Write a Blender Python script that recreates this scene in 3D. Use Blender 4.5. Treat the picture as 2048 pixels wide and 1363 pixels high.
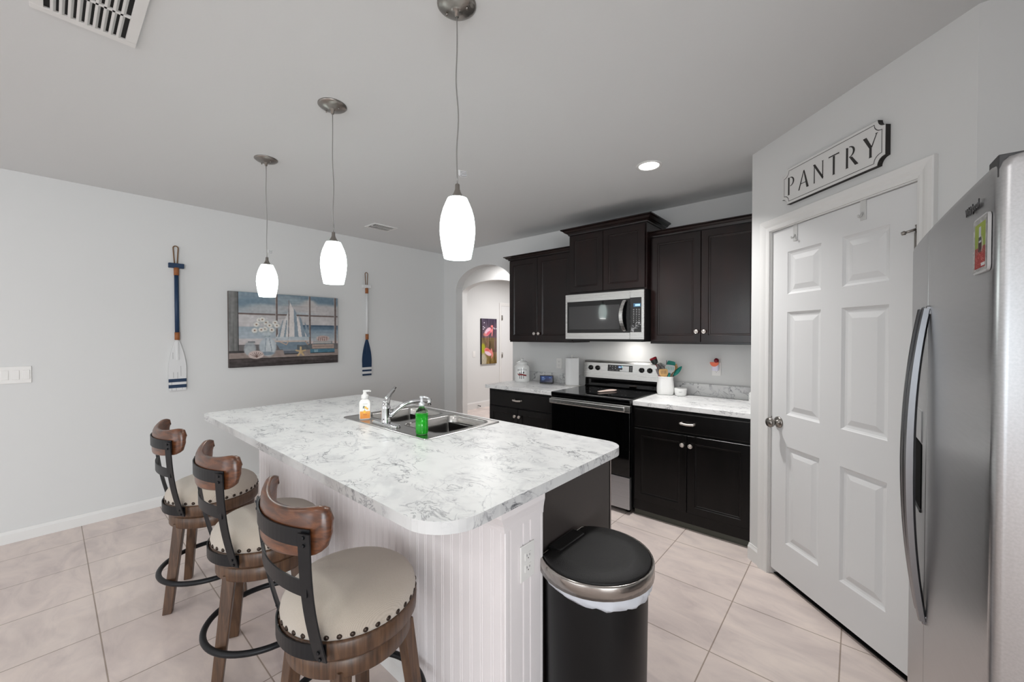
import bpy, bmesh, math, random
import numpy as np
from mathutils import Vector, Matrix
PI = math.pi
random.seed(7)
SC = bpy.context.scene
for o in list(bpy.data.objects): bpy.data.objects.remove(o)
COL = SC.collection

# ------------------------------------------------------------------ camera
YAW, PIT, ROLL, CAMH = .712, .0144, -.0012, 1.435
fw = Vector((-math.sin(YAW), math.cos(YAW), 0)); rt = Vector((math.cos(YAW), math.sin(YAW), 0)); up = Vector((0, 0, 1))
F_ = fw*math.cos(PIT) - up*math.sin(PIT); U_ = fw*math.sin(PIT) + up*math.cos(PIT)
R2 = rt*math.cos(ROLL) + U_*math.sin(ROLL); U2 = -rt*math.sin(ROLL) + U_*math.cos(ROLL)
cam = bpy.data.cameras.new('camera'); cam_o = bpy.data.objects.new('camera', cam); COL.objects.link(cam_o)
cam.sensor_width = 36; cam.lens = 800/2048*36; cam.clip_start = .02
cam_o.matrix_world = Matrix(((R2.x, U2.x, -F_.x, 0), (R2.y, U2.y, -F_.y, 0), (R2.z, U2.z, -F_.z, CAMH), (0, 0, 0, 1)))
SC.camera = cam_o

# ------------------------------------------------------------------ world, light, exposure
w = bpy.data.worlds.new('sky'); SC.world = w; w.use_nodes = True
w.node_tree.nodes['Background'].inputs[0].default_value = (.78, .88, 1, 1)
w.node_tree.nodes['Background'].inputs[1].default_value = 1.0
SC.view_settings.view_transform = 'Standard'; SC.view_settings.look = 'None'
SC.view_settings.exposure = 0.10; SC.view_settings.gamma = 1; SC.view_settings.use_curve_mapping = False
def area(name, loc, rot, sx, sy, power, col=(1, 1, 1), shape='RECTANGLE'):
    l = bpy.data.lights.new(name, 'AREA'); l.shape = shape; l.size = sx
    if shape == 'RECTANGLE': l.size_y = sy
    l.energy = power; l.color = col
    o = bpy.data.objects.new(name, l); COL.objects.link(o); o.location = loc; o.rotation_euler = rot
    return o
# added fill lights, set at made-up patio and side openings out of view
area('patio_fill', (-1.2, -8.35, 1.2), (PI/2, 0, 0), 4.6, 2.2, 80, (.92, .97, 1))
area('side_fill', (5.05, -3.6, 1.35), (PI/2, 0, PI/2), 3.6, 1.9, 232, (.91, .965, 1))
# added unseen fill lights over the rear half, then the recessed range light
for i, (x, y) in enumerate([(-3.2, -5.2), (-.6, -5.2), (-3.0, -1.6), (-.4, -1.6), (-1.8, -3.4)]):
    area('rear_fill', (x, y, 2.55), (0, 0, 0), .3, .3, 8, (1, .985, .97), 'DISK')
area('downlight_range', (-1.074, 2.662, 2.565), (0, 0, 0), .1, .1, 13.5, (1, .985, .97), 'DISK').data.spread = math.radians(118)
area('hall_fill', (-4.4, 6.0, 2.55), (0, 0, 0), .5, .5, 34, (1, .98, .97), 'DISK')  # added to brighten the hall; no fixture is seen
area('arch_fill', (-4.2, 4.25, 2.55), (0, 0, 0), .3, .3, 9, (1, .98, .97), 'DISK')  # second added light, out of view between the two arches
area('cooktop_lamp', (-1.60, 3.50, 1.372), (.40, 0, 0), .12, .08, 1.1, (1, .97, .93))

# ------------------------------------------------------------------ materials
def s2l(c):
    return tuple((x/255/12.92 if x/255 <= .04045 else ((x/255+.055)/1.055)**2.4) for x in c)
MATS = {}
class NT:
    def __init__(s, name):
        s.m = bpy.data.materials.new(name); s.m.use_nodes = True; s.t = s.m.node_tree; s.b = s.t.nodes['Principled BSDF']
    def n(s, typ, **k):
        x = s.t.nodes.new(typ)
        for a, b in k.items():
            if isinstance(a, str) and hasattr(x, a): setattr(x, a, b)
            else: x.inputs[a].default_value = b
        return x
    def l(s, a, b): s.t.links.new(a, b)
def mat(name, rgb, rough=.5, metal=0., spec=.5, emit=None, es=0., coat=0., trans=0., ior=1.45, bump=None, lin=False):
    if name in MATS: return MATS[name]
    n = NT(name); b = n.b
    c = rgb if lin else s2l(rgb)
    b.inputs['Base Color'].default_value = (*c, 1); b.inputs['Roughness'].default_value = rough
    b.inputs['Metallic'].default_value = metal; b.inputs['Specular IOR Level'].default_value = spec
    b.inputs['Coat Weight'].default_value = coat; b.inputs['Transmission Weight'].default_value = trans; b.inputs['IOR'].default_value = ior
    if emit: b.inputs['Emission Color'].default_value = (*emit, 1); b.inputs['Emission Strength'].default_value = es
    if bump:
        tc = n.n('ShaderNodeTexCoord'); no = n.n('ShaderNodeTexNoise'); no.inputs['Scale'].default_value = bump[0]; no.inputs['Detail'].default_value = 4
        bu = n.n('ShaderNodeBump'); bu.inputs['Strength'].default_value = bump[1]; bu.inputs['Distance'].default_value = .002
        n.l(tc.outputs['Object'], no.inputs['Vector']); n.l(no.outputs['Fac'], bu.inputs['Height']); n.l(bu.outputs['Normal'], b.inputs['Normal'])
    MATS[name] = n.m; return n.m
def ramp(n, fac, stops):
    r = n.n('ShaderNodeValToRGB'); e = r.color_ramp.elements
    while len(e) > 1: e.remove(e[0])
    e[0].position = stops[0][0]; e[0].color = (*stops[0][1], 1)
    for p, c in stops[1:]:
        q = e.new(p); q.color = (*c, 1)
    n.l(fac, r.inputs['Fac']); return r.outputs['Color']
def stretch(n, sc, src='Object'):
    tc = n.n('ShaderNodeTexCoord'); mp = n.n('ShaderNodeMapping'); mp.inputs['Scale'].default_value = sc
    n.l(tc.outputs[src], mp.inputs['Vector']); return mp.outputs['Vector']
WALL = mat('wall_paint', (221, 221, 220), .85, spec=.25, bump=(90, .12))
CEIL = mat('ceiling_paint', (223, 224, 224), .9, spec=.2, bump=(60, .2))
WHITE = mat('white_trim', (232, 231, 229), .38, spec=.4)
DOORW = mat('white_door', (226, 226, 226), .42, spec=.4, bump=(25, .05))
PANELW = mat('white_beadboard', (238, 232, 232), .3, spec=.45)
PLAST = mat('white_plastic', (235, 233, 230), .35)
CERAM = mat('white_ceramic', (238, 238, 236), .12, coat=.4)
BLACKM = mat('black_metal', (24, 25, 28), .42, metal=.3, spec=.5)
BLACKP = mat('black_plastic', (14, 14, 15), .35)
BLACKG = mat('black_glass', (5, 5, 6), .04, spec=.6)
CHROME = mat('chrome', (225, 226, 228), .06, metal=1)
NICKEL = mat('brushed_nickel', (150, 145, 140), .3, metal=1)
KNOBM = mat('satin_silver', (215, 208, 202), .28, metal=.85)
DARK = mat('dark_gap', (8, 8, 8), .7)
BAGM = mat('bag_plastic', (205, 208, 215), .35, spec=.5)
def mk_steel(name, base, rough, axis, nscale=260):
    n = NT(name); b = n.b
    sc = {'x': (2, nscale, nscale), 'y': (nscale, 2, nscale), 'z': (nscale, nscale, 2)}[axis]
    v = stretch(n, sc); no = n.n('ShaderNodeTexNoise'); no.inputs['Scale'].default_value = 1; no.inputs['Detail'].default_value = 2
    n.l(v, no.inputs['Vector'])
    c = s2l(base); c2 = tuple(x*.9 for x in c)
    n.l(ramp(n, no.outputs['Fac'], [(.3, c2), (.7, c)]), b.inputs['Base Color'])
    b.inputs['Metallic'].default_value = 1
    mr = n.n('ShaderNodeMapRange'); mr.inputs['To Min'].default_value = rough*.85; mr.inputs['To Max'].default_value = rough*1.2
    n.l(no.outputs['Fac'], mr.inputs['Value']); n.l(mr.outputs['Result'], b.inputs['Roughness'])
    b.inputs['Anisotropic'].default_value = .5
    return n.m
STEELX = mk_steel('steel_brushed_horizontal', (205, 204, 202), .27, 'x')
STEELZ = mk_steel('steel_brushed_fridge', (186, 186, 187), .3, 'y')
SINKM = mk_steel('steel_sink', (190, 188, 185), .24, 'x')
def mk_wood(name, c1, c2, c3, rough=.4, scale=(3, 3, 40), coat=.2, spec=.5):
    n = NT(name); b = n.b
    v = stretch(n, scale); no = n.n('ShaderNodeTexNoise'); no.inputs['Scale'].default_value = 1.2; no.inputs['Detail'].default_value = 6; no.inputs['Distortion'].default_value = .6
    n.l(v, no.inputs['Vector'])
    n.l(ramp(n, no.outputs['Fac'], [(.3, s2l(c1)), (.5, s2l(c2)), (.72, s2l(c3))]), b.inputs['Base Color'])
    b.inputs['Roughness'].default_value = rough; b.inputs['Coat Weight'].default_value = coat; b.inputs['Coat Roughness'].default_value = .25; b.inputs['Specular IOR Level'].default_value = spec
    return n.m
STOOLW = mk_wood('walnut_back', (66, 37, 20), (94, 54, 31), (120, 72, 42), .33, (12, 30, 60), .35)
STOOLL = mk_wood('walnut_leg', (60, 41, 28), (84, 59, 41), (104, 76, 54), .42, (60, 60, 5), .1)
CABW = mk_wood('espresso_cabinet', (17, 9, 9), (25, 14, 13), (36, 21, 19), .22, (14, 14, 3), 0., .4)
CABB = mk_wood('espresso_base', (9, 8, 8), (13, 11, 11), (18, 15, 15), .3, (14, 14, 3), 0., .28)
CABS = mat('espresso_side_panel', (62, 56, 54), .45, spec=.4)
TOEK = mat('toe_kick_vinyl', (88, 90, 82), .45)
LEATHER = mat('tan_leather', (150, 92, 52), .6, bump=(120, .3))
ROPE = mat('rope', (120, 92, 66), .85)
NAVY = mat('navy_paint', (26, 52, 82), .5)
WOODWHITE = mat('whitewashed_wood', (222, 222, 222), .6, bump=(30, .3))
def mk_marble(name, dens=1., contrast=1., stretchx=1., wht=246):
    n = NT(name); b = n.b
    tc = n.n('ShaderNodeTexCoord')
    mp = n.n('ShaderNodeMapping'); mp.inputs['Rotation'].default_value = (0, 0, .5); mp.inputs['Scale'].default_value = (1/stretchx, 1.35, 1.2); n.l(tc.outputs['Object'], mp.inputs['Vector'])
    def layer(scale, dist, width, det, off):
        m2 = n.n('ShaderNodeMapping'); m2.inputs['Location'].default_value = (off, off*.7, off*.3); n.l(mp.outputs['Vector'], m2.inputs['Vector'])
        no = n.n('ShaderNodeTexNoise'); no.inputs['Scale'].default_value = scale; no.inputs['Detail'].default_value = det; no.inputs['Distortion'].default_value = dist; no.inputs['Roughness'].default_value = .58
        n.l(m2.outputs['Vector'], no.inputs['Vector'])
        s = n.n('ShaderNodeMath', operation='SUBTRACT'); s.inputs[1].default_value = .5; n.l(no.outputs['Fac'], s.inputs[0])
        a = n.n('ShaderNodeMath', operation='ABSOLUTE'); n.l(s.outputs[0], a.inputs[0])
        mr = n.n('ShaderNodeMapRange', interpolation_type='SMOOTHSTEP'); mr.inputs['From Min'].default_value = 0; mr.inputs['From Max'].default_value = width; mr.inputs['To Min'].default_value = 1; mr.inputs['To Max'].default_value = 0
        n.l(a.outputs[0], mr.inputs['Value'])
        return mr.outputs['Result']
    def noise(scale, off):
        m2 = n.n('ShaderNodeMapping'); m2.inputs['Location'].default_value = (off, off, off); n.l(mp.outputs['Vector'], m2.inputs['Vector'])
        no = n.n('ShaderNodeTexNoise'); no.inputs['Scale'].default_value = scale; no.inputs['Detail'].default_value = 3; n.l(m2.outputs['Vector'], no.inputs['Vector'])
        mr = n.n('ShaderNodeMapRange', interpolation_type='SMOOTHSTEP'); mr.inputs['From Min'].default_value = .42; mr.inputs['From Max'].default_value = .66; n.l(no.outputs['Fac'], mr.inputs['Value'])
        return mr.outputs['Result']
    def mul(a, bb, k=1.):
        m = n.n('ShaderNodeMath', operation='MULTIPLY'); n.l(a, m.inputs[0]); n.l(bb, m.inputs[1])
        q = n.n('ShaderNodeMath', operation='MULTIPLY'); n.l(m.outputs[0], q.inputs[0]); q.inputs[1].default_value = k; return q.outputs[0]
    def add(a, bb):
        m = n.n('ShaderNodeMath', operation='ADD'); n.l(a, m.inputs[0]); n.l(bb, m.inputs[1]); return m.outputs[0]
    v1 = mul(layer(3.4*dens, 1.4, .022, 7, 3.1), noise(3.2*dens, 9.), .78*contrast)
    v2 = mul(layer(7.5*dens, 1.2, .03, 6, 11.), noise(4.4*dens, 4.), .52*contrast)
    v3 = mul(noise(2.6*dens, 21.), noise(9*dens, 2.), .13*contrast)
    v4 = mul(layer(2.0*dens, 2., .13, 8, 31.), noise(2.4*dens, 41.), .14*contrast)
    tot = add(add(v1, v2), add(v3, v4))
    n.l(ramp(n, tot, [(0, s2l((wht, wht, wht-1))), (.2, s2l((wht-22, wht-22, wht-21))), (.5, s2l((176, 176, 178))), (1, s2l((98, 98, 102)))]), b.inputs['Base Color'])
    b.inputs['Roughness'].default_value = .3; b.inputs['Specular IOR Level'].default_value = .4
    return n.m
MARBLE = mk_marble('marble_laminate', 1.35, .8)
MARBLEE = mk_marble('marble_laminate_edge_shaded', 1.1, 1.1, 1., 222)  # same laminate; greyer base paints in shade on the counter edge
def mk_floor():
    n = NT('floor_tile'); b = n.b
    tc = n.n('ShaderNodeTexCoord'); mp = n.n('ShaderNodeMapping'); n.l(tc.outputs['Object'], mp.inputs['Vector'])
    P = .4515; mp.inputs['Location'].default_value = (.4972+P*20, -2.4411+P*20, 0)
    br = n.n('ShaderNodeTexBrick'); br.offset = 0; br.squash = 1
    br.inputs['Scale'].default_value = 1; br.inputs['Brick Width'].default_value = P; br.inputs['Row Height'].default_value = P*.9945
    br.inputs['Mortar Size'].default_value = .0028; br.inputs['Mortar Smooth'].default_value = .15; br.inputs['Bias'].default_value = 0
    br.inputs['Color1'].default_value = (*s2l((228, 214, 208)), 1); br.inputs['Color2'].default_value = (*s2l((233, 220, 213)), 1); br.inputs['Mortar'].default_value = (*s2l((172, 156, 144)), 1)
    n.l(mp.outputs['Vector'], br.inputs['Vector'])
    m2 = n.n('ShaderNodeMapping'); m2.inputs['Scale'].default_value = (1.5, 3.6, 1); m2.inputs['Rotation'].default_value = (0, 0, .75); n.l(tc.outputs['Object'], m2.inputs['Vector'])
    no = n.n('ShaderNodeTexNoise'); no.inputs['Scale'].default_value = 2.2; no.inputs['Detail'].default_value = 7; no.inputs['Distortion'].default_value = .8; no.inputs['Roughness'].default_value = .6; n.l(m2.outputs['Vector'], no.inputs['Vector'])
    rc = ramp(n, no.outputs['Fac'], [(.3, (.80, .785, .80)), (.5, (.95, .94, .94)), (.7, (1.06, 1.05, 1.03))])
    mx = n.n('ShaderNodeMix', data_type='RGBA', blend_type='MULTIPLY'); mx.inputs[0].default_value = 1
    n.l(br.outputs['Color'], mx.inputs[6]); n.l(rc, mx.inputs[7]); n.l(mx.outputs[2], b.inputs['Base Color'])
    b.inputs['Roughness'].default_value = .42; b.inputs['Specular IOR Level'].default_value = .4
    bu = n.n('ShaderNodeBump'); bu.inputs['Distance'].default_value = .0015; bu.inputs['Strength'].default_value = .6; bu.invert = True
    n.l(br.outputs['Fac'], bu.inputs['Height']); n.l(bu.outputs['Normal'], b.inputs['Normal'])
    return n.m
FLOOR = mk_floor()
def mk_fabric():
    n = NT('linen_fabric'); b = n.b
    v = stretch(n, (1, 1, 1)); no = n.n('ShaderNodeTexNoise'); no.inputs['Scale'].default_value = 420; no.inputs['Detail'].default_value = 2; n.l(v, no.inputs['Vector'])
    wv = n.n('ShaderNodeTexWave'); wv.inputs['Scale'].default_value = 110; wv.inputs['Distortion'].default_value = 6; wv.inputs['Detail Scale'].default_value = 30; n.l(v, wv.inputs['Vector'])
    ad = n.n('ShaderNodeMath', operation='ADD'); n.l(no.outputs['Fac'], ad.inputs[0]); n.l(wv.outputs['Fac'], ad.inputs[1])
    n.l(ramp(n, ad.outputs[0], [(.35, s2l((176, 162, 146))), (1.0, s2l((204, 192, 178))), ]), b.inputs['Base Color'])
    b.inputs['Roughness'].default_value = .95; b.inputs['Specular IOR Level'].default_value = .1; b.inputs['Sheen Weight'].default_value = .5
    bu = n.n('ShaderNodeBump'); bu.inputs['Distance'].default_value = .001; bu.inputs['Strength'].default_value = .5; n.l(ad.outputs[0], bu.inputs['Height']); n.l(bu.outputs['Normal'], b.inputs['Normal'])
    return n.m
FABRIC = mk_fabric()
def mk_lid():
    n = NT('textured_black_lid'); b = n.b
    v = stretch(n, (1, 1, 1)); no = n.n('ShaderNodeTexVoronoi'); no.inputs['Scale'].default_value = 420; n.l(v, no.inputs['Vector'])
    b.inputs['Base Color'].default_value = (*s2l((20, 19, 19)), 1); b.inputs['Roughness'].default_value = .5; b.inputs['Specular IOR Level'].default_value = .35
    bu = n.n('ShaderNodeBump'); bu.inputs['Distance'].default_value = .0008; bu.inputs['Strength'].default_value = .6; n.l(no.outputs['Distance'], bu.inputs['Height']); n.l(bu.outputs['Normal'], b.inputs['Normal'])
    return n.m
LIDM = mk_lid()
def vcol(name, rough=.6, coat=0.):
    n = NT(name); at = n.n('ShaderNodeVertexColor'); at.layer_name = 'Col'; n.l(at.outputs['Color'], n.b.inputs['Base Color'])
    n.b.inputs['Roughness'].default_value = rough; n.b.inputs['Coat Weight'].default_value = coat; return n.m
PRINT = vcol('printed_picture'); PRINTG = vcol('printed_gloss', .25, .3)
def mk_shade():
    n = NT('art_glass_shade'); b = n.b
    v = stretch(n, (1, 1, .7)); no = n.n('ShaderNodeTexNoise'); no.inputs['Scale'].default_value = 30; no.inputs['Detail'].default_value = 3; no.inputs['Distortion'].default_value = 2; n.l(v, no.inputs['Vector'])
    c = ramp(n, no.outputs['Fac'], [(.35, (.62, .92, .86)), (.5, (.88, 1, .965)), (.7, (.97, 1, .99))])
    n.l(c, b.inputs['Base Color']); n.l(c, b.inputs['Emission Color']); b.inputs['Emission Strength'].default_value = 5.0
    b.inputs['Roughness'].default_value = .15
    return n.m
SHADE = mk_shade()
LAMP = mat('lamp_lens', (255, 250, 240), .4, emit=(1, .97, .93), es=14)

# ------------------------------------------------------------------ mesh builder
class MB:
    def __init__(s): s.bm = bmesh.new(); s.mi = 0; s.smooth = False; s.M = None
    def _v(s, p):
        p = Vector(p)
        return s.bm.verts.new(s.M @ p if s.M else p)
    def _f(s, vs, sm=None):
        try: f = s.bm.faces.new(vs)
        except ValueError: return None
        f.material_index = s.mi; f.smooth = s.smooth if sm is None else sm; return f
    def box(s, x0, x1, y0, y1, z0, z1, bev=0., seg=2):
        if x0 > x1: x0, x1 = x1, x0
        if y0 > y1: y0, y1 = y1, y0
        if z0 > z1: z0, z1 = z1, z0
        v = [s._v((x, y, z)) for z in (z0, z1) for y in (y0, y1) for x in (x0, x1)]
        fs = [s._f([v[i] for i in q], False) for q in ((0, 2, 3, 1), (4, 5, 7, 6), (0, 1, 5, 4), (2, 6, 7, 3), (0, 4, 6, 2), (1, 3, 7, 5))]
        if bev > 0:
            ed = list({e for f in fs for e in f.edges})
            r = bmesh.ops.bevel(s.bm, geom=ed, offset=bev, segments=seg, affect='EDGES', profile=.5, clamp_overlap=True)
            for f in r['faces']: f.material_index = s.mi; f.smooth = True
        return s
    def quad(s, *p): return s._f([s._v(q) for q in p])
    def rings(s, rings, closed=True, cap0=True, cap1=True, sm=True):
        R = [[s._v(p) for p in r] for r in rings]; n = len(R[0])
        for a, b in zip(R[:-1], R[1:]):
            for i in range(n if closed else n-1):
                j = (i+1) % n; s._f([a[i], a[j], b[j], b[i]], sm)
        if cap0 and closed: s._f(R[0][::-1], False)
        if cap1 and closed: s._f(R[-1], False)
        return R
    def lathe(s, prof, c=(0, 0, 0), n=32, axis='z', cap0=True, cap1=True, sy=1.):
        c = Vector(c); rr = []
        for r, z in prof:
            ring = []
            for i in range(n):
                a = 2*PI*i/n; x, y = r*math.cos(a), r*math.sin(a)*sy
                ring.append(c + (Vector((x, y, z)) if axis == 'z' else Vector((x, -z, y)) if axis == 'y' else Vector((z, x, y))))
            rr.append(ring)
        s.rings(rr, cap0=cap0, cap1=cap1); return s
    def tube(s, pts, r, n=10, closed=False, caps=True, flat=None):
        P = [Vector(p) for p in pts]; m = len(P)
        rad = r if isinstance(r, (list, tuple)) else [r]*m
        T = []
        for i in range(m):
            a = P[(i-1) % m] if (closed or i > 0) else P[i]; b = P[(i+1) % m] if (closed or i < m-1) else P[i]
            T.append((b-a).normalized())
        nrm = T[0].orthogonal().normalized() if flat is None else Vector(flat)
        rr = []
        for i in range(m):
            nrm = (nrm - T[i]*nrm.dot(T[i])).normalized(); bi = T[i].cross(nrm)
            rr.append([P[i] + (nrm*math.cos(2*PI*k/n) + bi*math.sin(2*PI*k/n))*rad[i] for k in range(n)])
        if closed: s.rings(rr+[rr[0]], cap0=False, cap1=False); bmesh.ops.remove_doubles(s.bm, verts=s.bm.verts, dist=1e-6)
        else: s.rings(rr, cap0=caps, cap1=caps)
        return s
    def cyl(s, p0, p1, r0, r1=None, n=24):
        p0, p1 = Vector(p0), Vector(p1); r1 = r0 if r1 is None else r1
        d = (p1-p0).normalized(); a = d.orthogonal().normalized(); b = d.cross(a)
        s.rings([[p+(a*math.cos(2*PI*k/n)+b*math.sin(2*PI*k/n))*r for k in range(n)] for p, r in ((p0, r0), (p1, r1))]); return s
    def prism(s, poly, ext, sm=False):
        e = Vector(ext); a = [s._v(p) for p in poly]; b = [s._v(Vector(p)+e) for p in poly]; n = len(a)
        s._f(a[::-1], False); s._f(b, False)
        for i in range(n): s._f([a[i], a[(i+1) % n], b[(i+1) % n], b[i]], sm)
        return s
    def extr(s, prof, p0, p1, ax_u, ax_v):  # profile in (u,v) swept p0->p1
        u, v = Vector(ax_u), Vector(ax_v); p0, p1 = Vector(p0), Vector(p1)
        s.rings([[p+u*a+v*b for a, b in prof] for p in (p0, p1)], sm=False); return s
    def strip(s, pts, upv, h, t, outv):
        """flat bar following pts; height h along upv(s), thickness t along outv(s)"""
        rr = []
        for i, p in enumerate(pts):
            p = Vector(p); U = Vector(upv[i] if isinstance(upv, list) else upv); O = Vector(outv[i] if isinstance(outv, list) else outv)
            rr.append([p-U*h/2-O*t/2, p-U*h/2+O*t/2, p+U*h/2+O*t/2, p+U*h/2-O*t/2])
        s.rings(rr, sm=False); return s
    def plate(s, outer, holes, z0, z1):
        """horizontal slab with holes"""
        loops = [outer]+holes; top = []
        edges = []
        for lp in loops:
            vs = [s._v((x, y, z1)) for x, y in lp]; top.append(vs)
            for i in range(len(vs)): edges.append(s.bm.edges.new((vs[i], vs[(i+1) % len(vs)])))
        r = bmesh.ops.triangle_fill(s.bm, use_beauty=True, edges=edges, normal=(0, 0, 1))
        fs = [g for g in r['geom'] if isinstance(g, bmesh.types.BMFace)]
        for f in fs:
            f.material_index = s.mi
            if f.normal.z < 0: f.normal_flip()
        low = [[s._v((x, y, z0)) for x, y in lp] for lp in loops]
        mp = {a: b for t, l in zip(top, low) for a, b in zip(t, l)}
        for f in fs: s._f([mp[v] for v in reversed(f.verts)], False)
        for t, l in zip(top, low):
            for i in range(len(t)):
                j = (i+1) % len(t); s._f([l[i], l[j], t[j], t[i]], False)
        return s
W = {}
def fin(mb, name, mats, parent=None, recalc=True):
    bm = mb.bm
    if recalc: bmesh.ops.recalc_face_normals(bm, faces=bm.faces)
    me = bpy.data.meshes.new(name)
    if parent is not None: bm.transform(W[parent.name].inverted()); loc = None
    else:
        xs = [v.co.x for v in bm.verts]; ys = [v.co.y for v in bm.verts]; zs = [v.co.z for v in bm.verts]
        loc = Vector(((min(xs)+max(xs))/2, (min(ys)+max(ys))/2, min(zs))); bm.transform(Matrix.Translation(-loc))
    bm.to_mesh(me); bm.free()
    for m in (mats if isinstance(mats, (list, tuple)) else [mats]): me.materials.append(m)
    o = bpy.data.objects.new(name, me); COL.objects.link(o)
    if parent is not None: o.parent = parent; W[o.name] = W[parent.name]
    else: o.location = loc; W[o.name] = Matrix.Translation(loc)
    return o
def tag(o, label, cat, group=None, kind=None):
    if label: o['label'] = label
    if cat: o['category'] = cat
    if group: o['group'] = group
    if kind: o['kind'] = kind
    return o
def root(name, label, cat, loc, rz=0, group=None, kind=None, rot=None):
    o = bpy.data.objects.new(name, None); COL.objects.link(o); o.empty_display_size = .1
    o.location = loc; o.rotation_euler = rot or (0, 0, rz)
    W[o.name] = Matrix.LocRotScale(Vector(loc), o.rotation_euler, None)
    return tag(o, label, cat, group, kind)
def struct(name, mb, m, label=None, cat=None):
    o = fin(mb, name, m); o['kind'] = 'structure'
    return tag(o, label or name.replace('_', ' '), cat or name.split('_')[0])
def copy_tree(o, parent=None):
    c = o.copy(); COL.objects.link(c)
    if parent is not None: c.parent = parent
    for ch in [x for x in bpy.data.objects if x.parent == o]: copy_tree(ch, c)
    return c
def wmesh(parent, loc):  # helper: builder whose coordinates are local to a parent
    mb = MB(); mb.M = W[parent.name] if loc else None; return mb
def text_mb(mb, s, size, frame, ext=.0006, align='CENTER', font_scale=(1, 1)):
    """add extruded text; frame maps (x,y,z)->world via Matrix"""
    cu = bpy.data.curves.new('t', 'FONT'); cu.body = s; cu.size = size; cu.align_x = align; cu.align_y = 'CENTER'; cu.extrude = ext; cu.resolution_u = 3
    ob = bpy.data.objects.new('t', cu); COL.objects.link(ob)
    dg = bpy.context.evaluated_depsgraph_get(); me = bpy.data.meshes.new_from_object(ob.evaluated_get(dg))
    me.transform(Matrix.Diagonal((font_scale[0], font_scale[1], 1, 1))); me.transform(frame)
    n0 = len(mb.bm.faces); mb.bm.from_mesh(me); mb.bm.faces.ensure_lookup_table()
    for f in mb.bm.faces[n0:]: f.material_index = mb.mi
    bpy.data.objects.remove(ob); bpy.data.meshes.remove(me); return mb
def rrect(x0, x1, y0, y1, rs, n=8):
    """rounded rect ccw; rs = radii (x0y0, x1y0, x1y1, x0y1)"""
    if not isinstance(rs, (list, tuple)): rs = [rs]*4
    out = []
    for (cx, cy, a0), r in zip(((x0, y0, PI), (x1, y0, 1.5*PI), (x1, y1, 0), (x0, y1, .5*PI)), rs):
        sx = 1 if cx == x0 else -1; sy = 1 if cy == y0 else -1
        for i in range(n+1):
            a = a0+PI/2*i/n; out.append((cx+sx*r+r*math.cos(a), cy+sy*r+r*math.sin(a)))
    return out
def raster(mb, img, P0, U, V, thick=0, N=None):
    """coloured sheet: img[h,w,3] sRGB; P0 = top-left corner, U right vector, V down vector"""
    h, w_ = img.shape[:2]; P0, U, V = Vector(P0), Vector(U), Vector(V)
    cl = mb.bm.loops.layers.float_color.get('Col') or mb.bm.loops.layers.float_color.new('Col')
    a = img/255.; lin = np.where(a <= .04045, a/12.92, ((a+.055)/1.055)**2.4)
    vs = [[mb._v(P0+U*(i/(w_))+V*(j/(h))) for i in range(w_+1)] for j in range(h+1)]
    for j in range(h):
        for i in range(w_):
            f = mb._f([vs[j][i], vs[j+1][i], vs[j+1][i+1], vs[j][i+1]], False)
            c = (*lin[j, i], 1)
            for l in f.loops: l[cl] = c
class Paint:
    def __init__(s, w_, h, bg=(128, 128, 128)):
        s.w, s.h = w_, h; s.a = np.zeros((h, w_, 3)); s.a[:] = bg
        s.U, s.V = np.meshgrid((np.arange(w_)+.5)/w_, (np.arange(h)+.5)/h); s.r = np.random.RandomState(3)
    def put(s, m, c, al=1.):
        m = np.clip(m, 0, 1)[..., None]*al; s.a = s.a*(1-m)+np.array(c, float)*m
    def rect(s, u0, u1, v0, v1, c, al=1.): s.put(((s.U >= u0) & (s.U < u1) & (s.V >= v0) & (s.V < v1))*1., c, al)
    def ell(s, u, v, ru, rv, c, al=1., soft=.15, ang=0):
        du, dv = s.U-u, (s.V-v); ca, sa = math.cos(ang), math.sin(ang); x = du*ca+dv*sa; y = -du*sa+dv*ca
        d = np.sqrt((x/ru)**2+(y/rv)**2); s.put((1+soft-d)/(soft*1.0), c, al)
    def poly(s, pts, c, al=1.):
        m = np.zeros((s.h, s.w), bool); n = len(pts); j = n-1
        for i in range(n):
            xi, yi = pts[i]; xj, yj = pts[j]
            if yi != yj: m ^= ((yi > s.V) != (yj > s.V)) & (s.U < (xj-xi)*(s.V-yi)/(yj-yi)+xi)
            j = i
        s.put(m*1., c, al)
    def line(s, u0, v0, u1, v1, wd, c, al=1., asp=1.):
        dx, dy = u1-u0, (v1-v0)*asp; L = math.hypot(dx, dy)+1e-9; px, py = s.U-u0, (s.V-v0)*asp
        t = np.clip((px*dx+py*dy)/L**2, 0, 1); d = np.hypot(px-t*dx, py-t*dy); s.put((wd-d)/(wd*.4), c, al)
    def vgrad(s, v0, v1, c0, c1, u0=0, u1=1.):
        t = np.clip((s.V-v0)/(v1-v0), 0, 1)[..., None]; col = np.array(c0)*(1-t)+np.array(c1)*t
        m = ((s.V >= v0) & (s.V <= v1) & (s.U >= u0) & (s.U <= u1))[..., None]; s.a = np.where(m, col, s.a)
    def noise(s, amp, su, sv, m=None):
        g = s.r.randn(max(2, int(sv)), max(2, int(su)))
        x = np.linspace(0, g.shape[1]-1.001, s.w); y = np.linspace(0, g.shape[0]-1.001, s.h); xi, yi = x.astype(int), y.astype(int); fx, fy = x-xi, y-yi
        z = (g[yi][:, xi]*(1-fx)+g[yi][:, xi+1]*fx)*(1-fy)[:, None]+(g[yi+1][:, xi]*(1-fx)+g[yi+1][:, xi+1]*fx)*fy[:, None]
        s.a = s.a+(z*amp*(1 if m is None else m))[..., None]
    def img(s): return np.clip(s.a, 0, 255)

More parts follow.
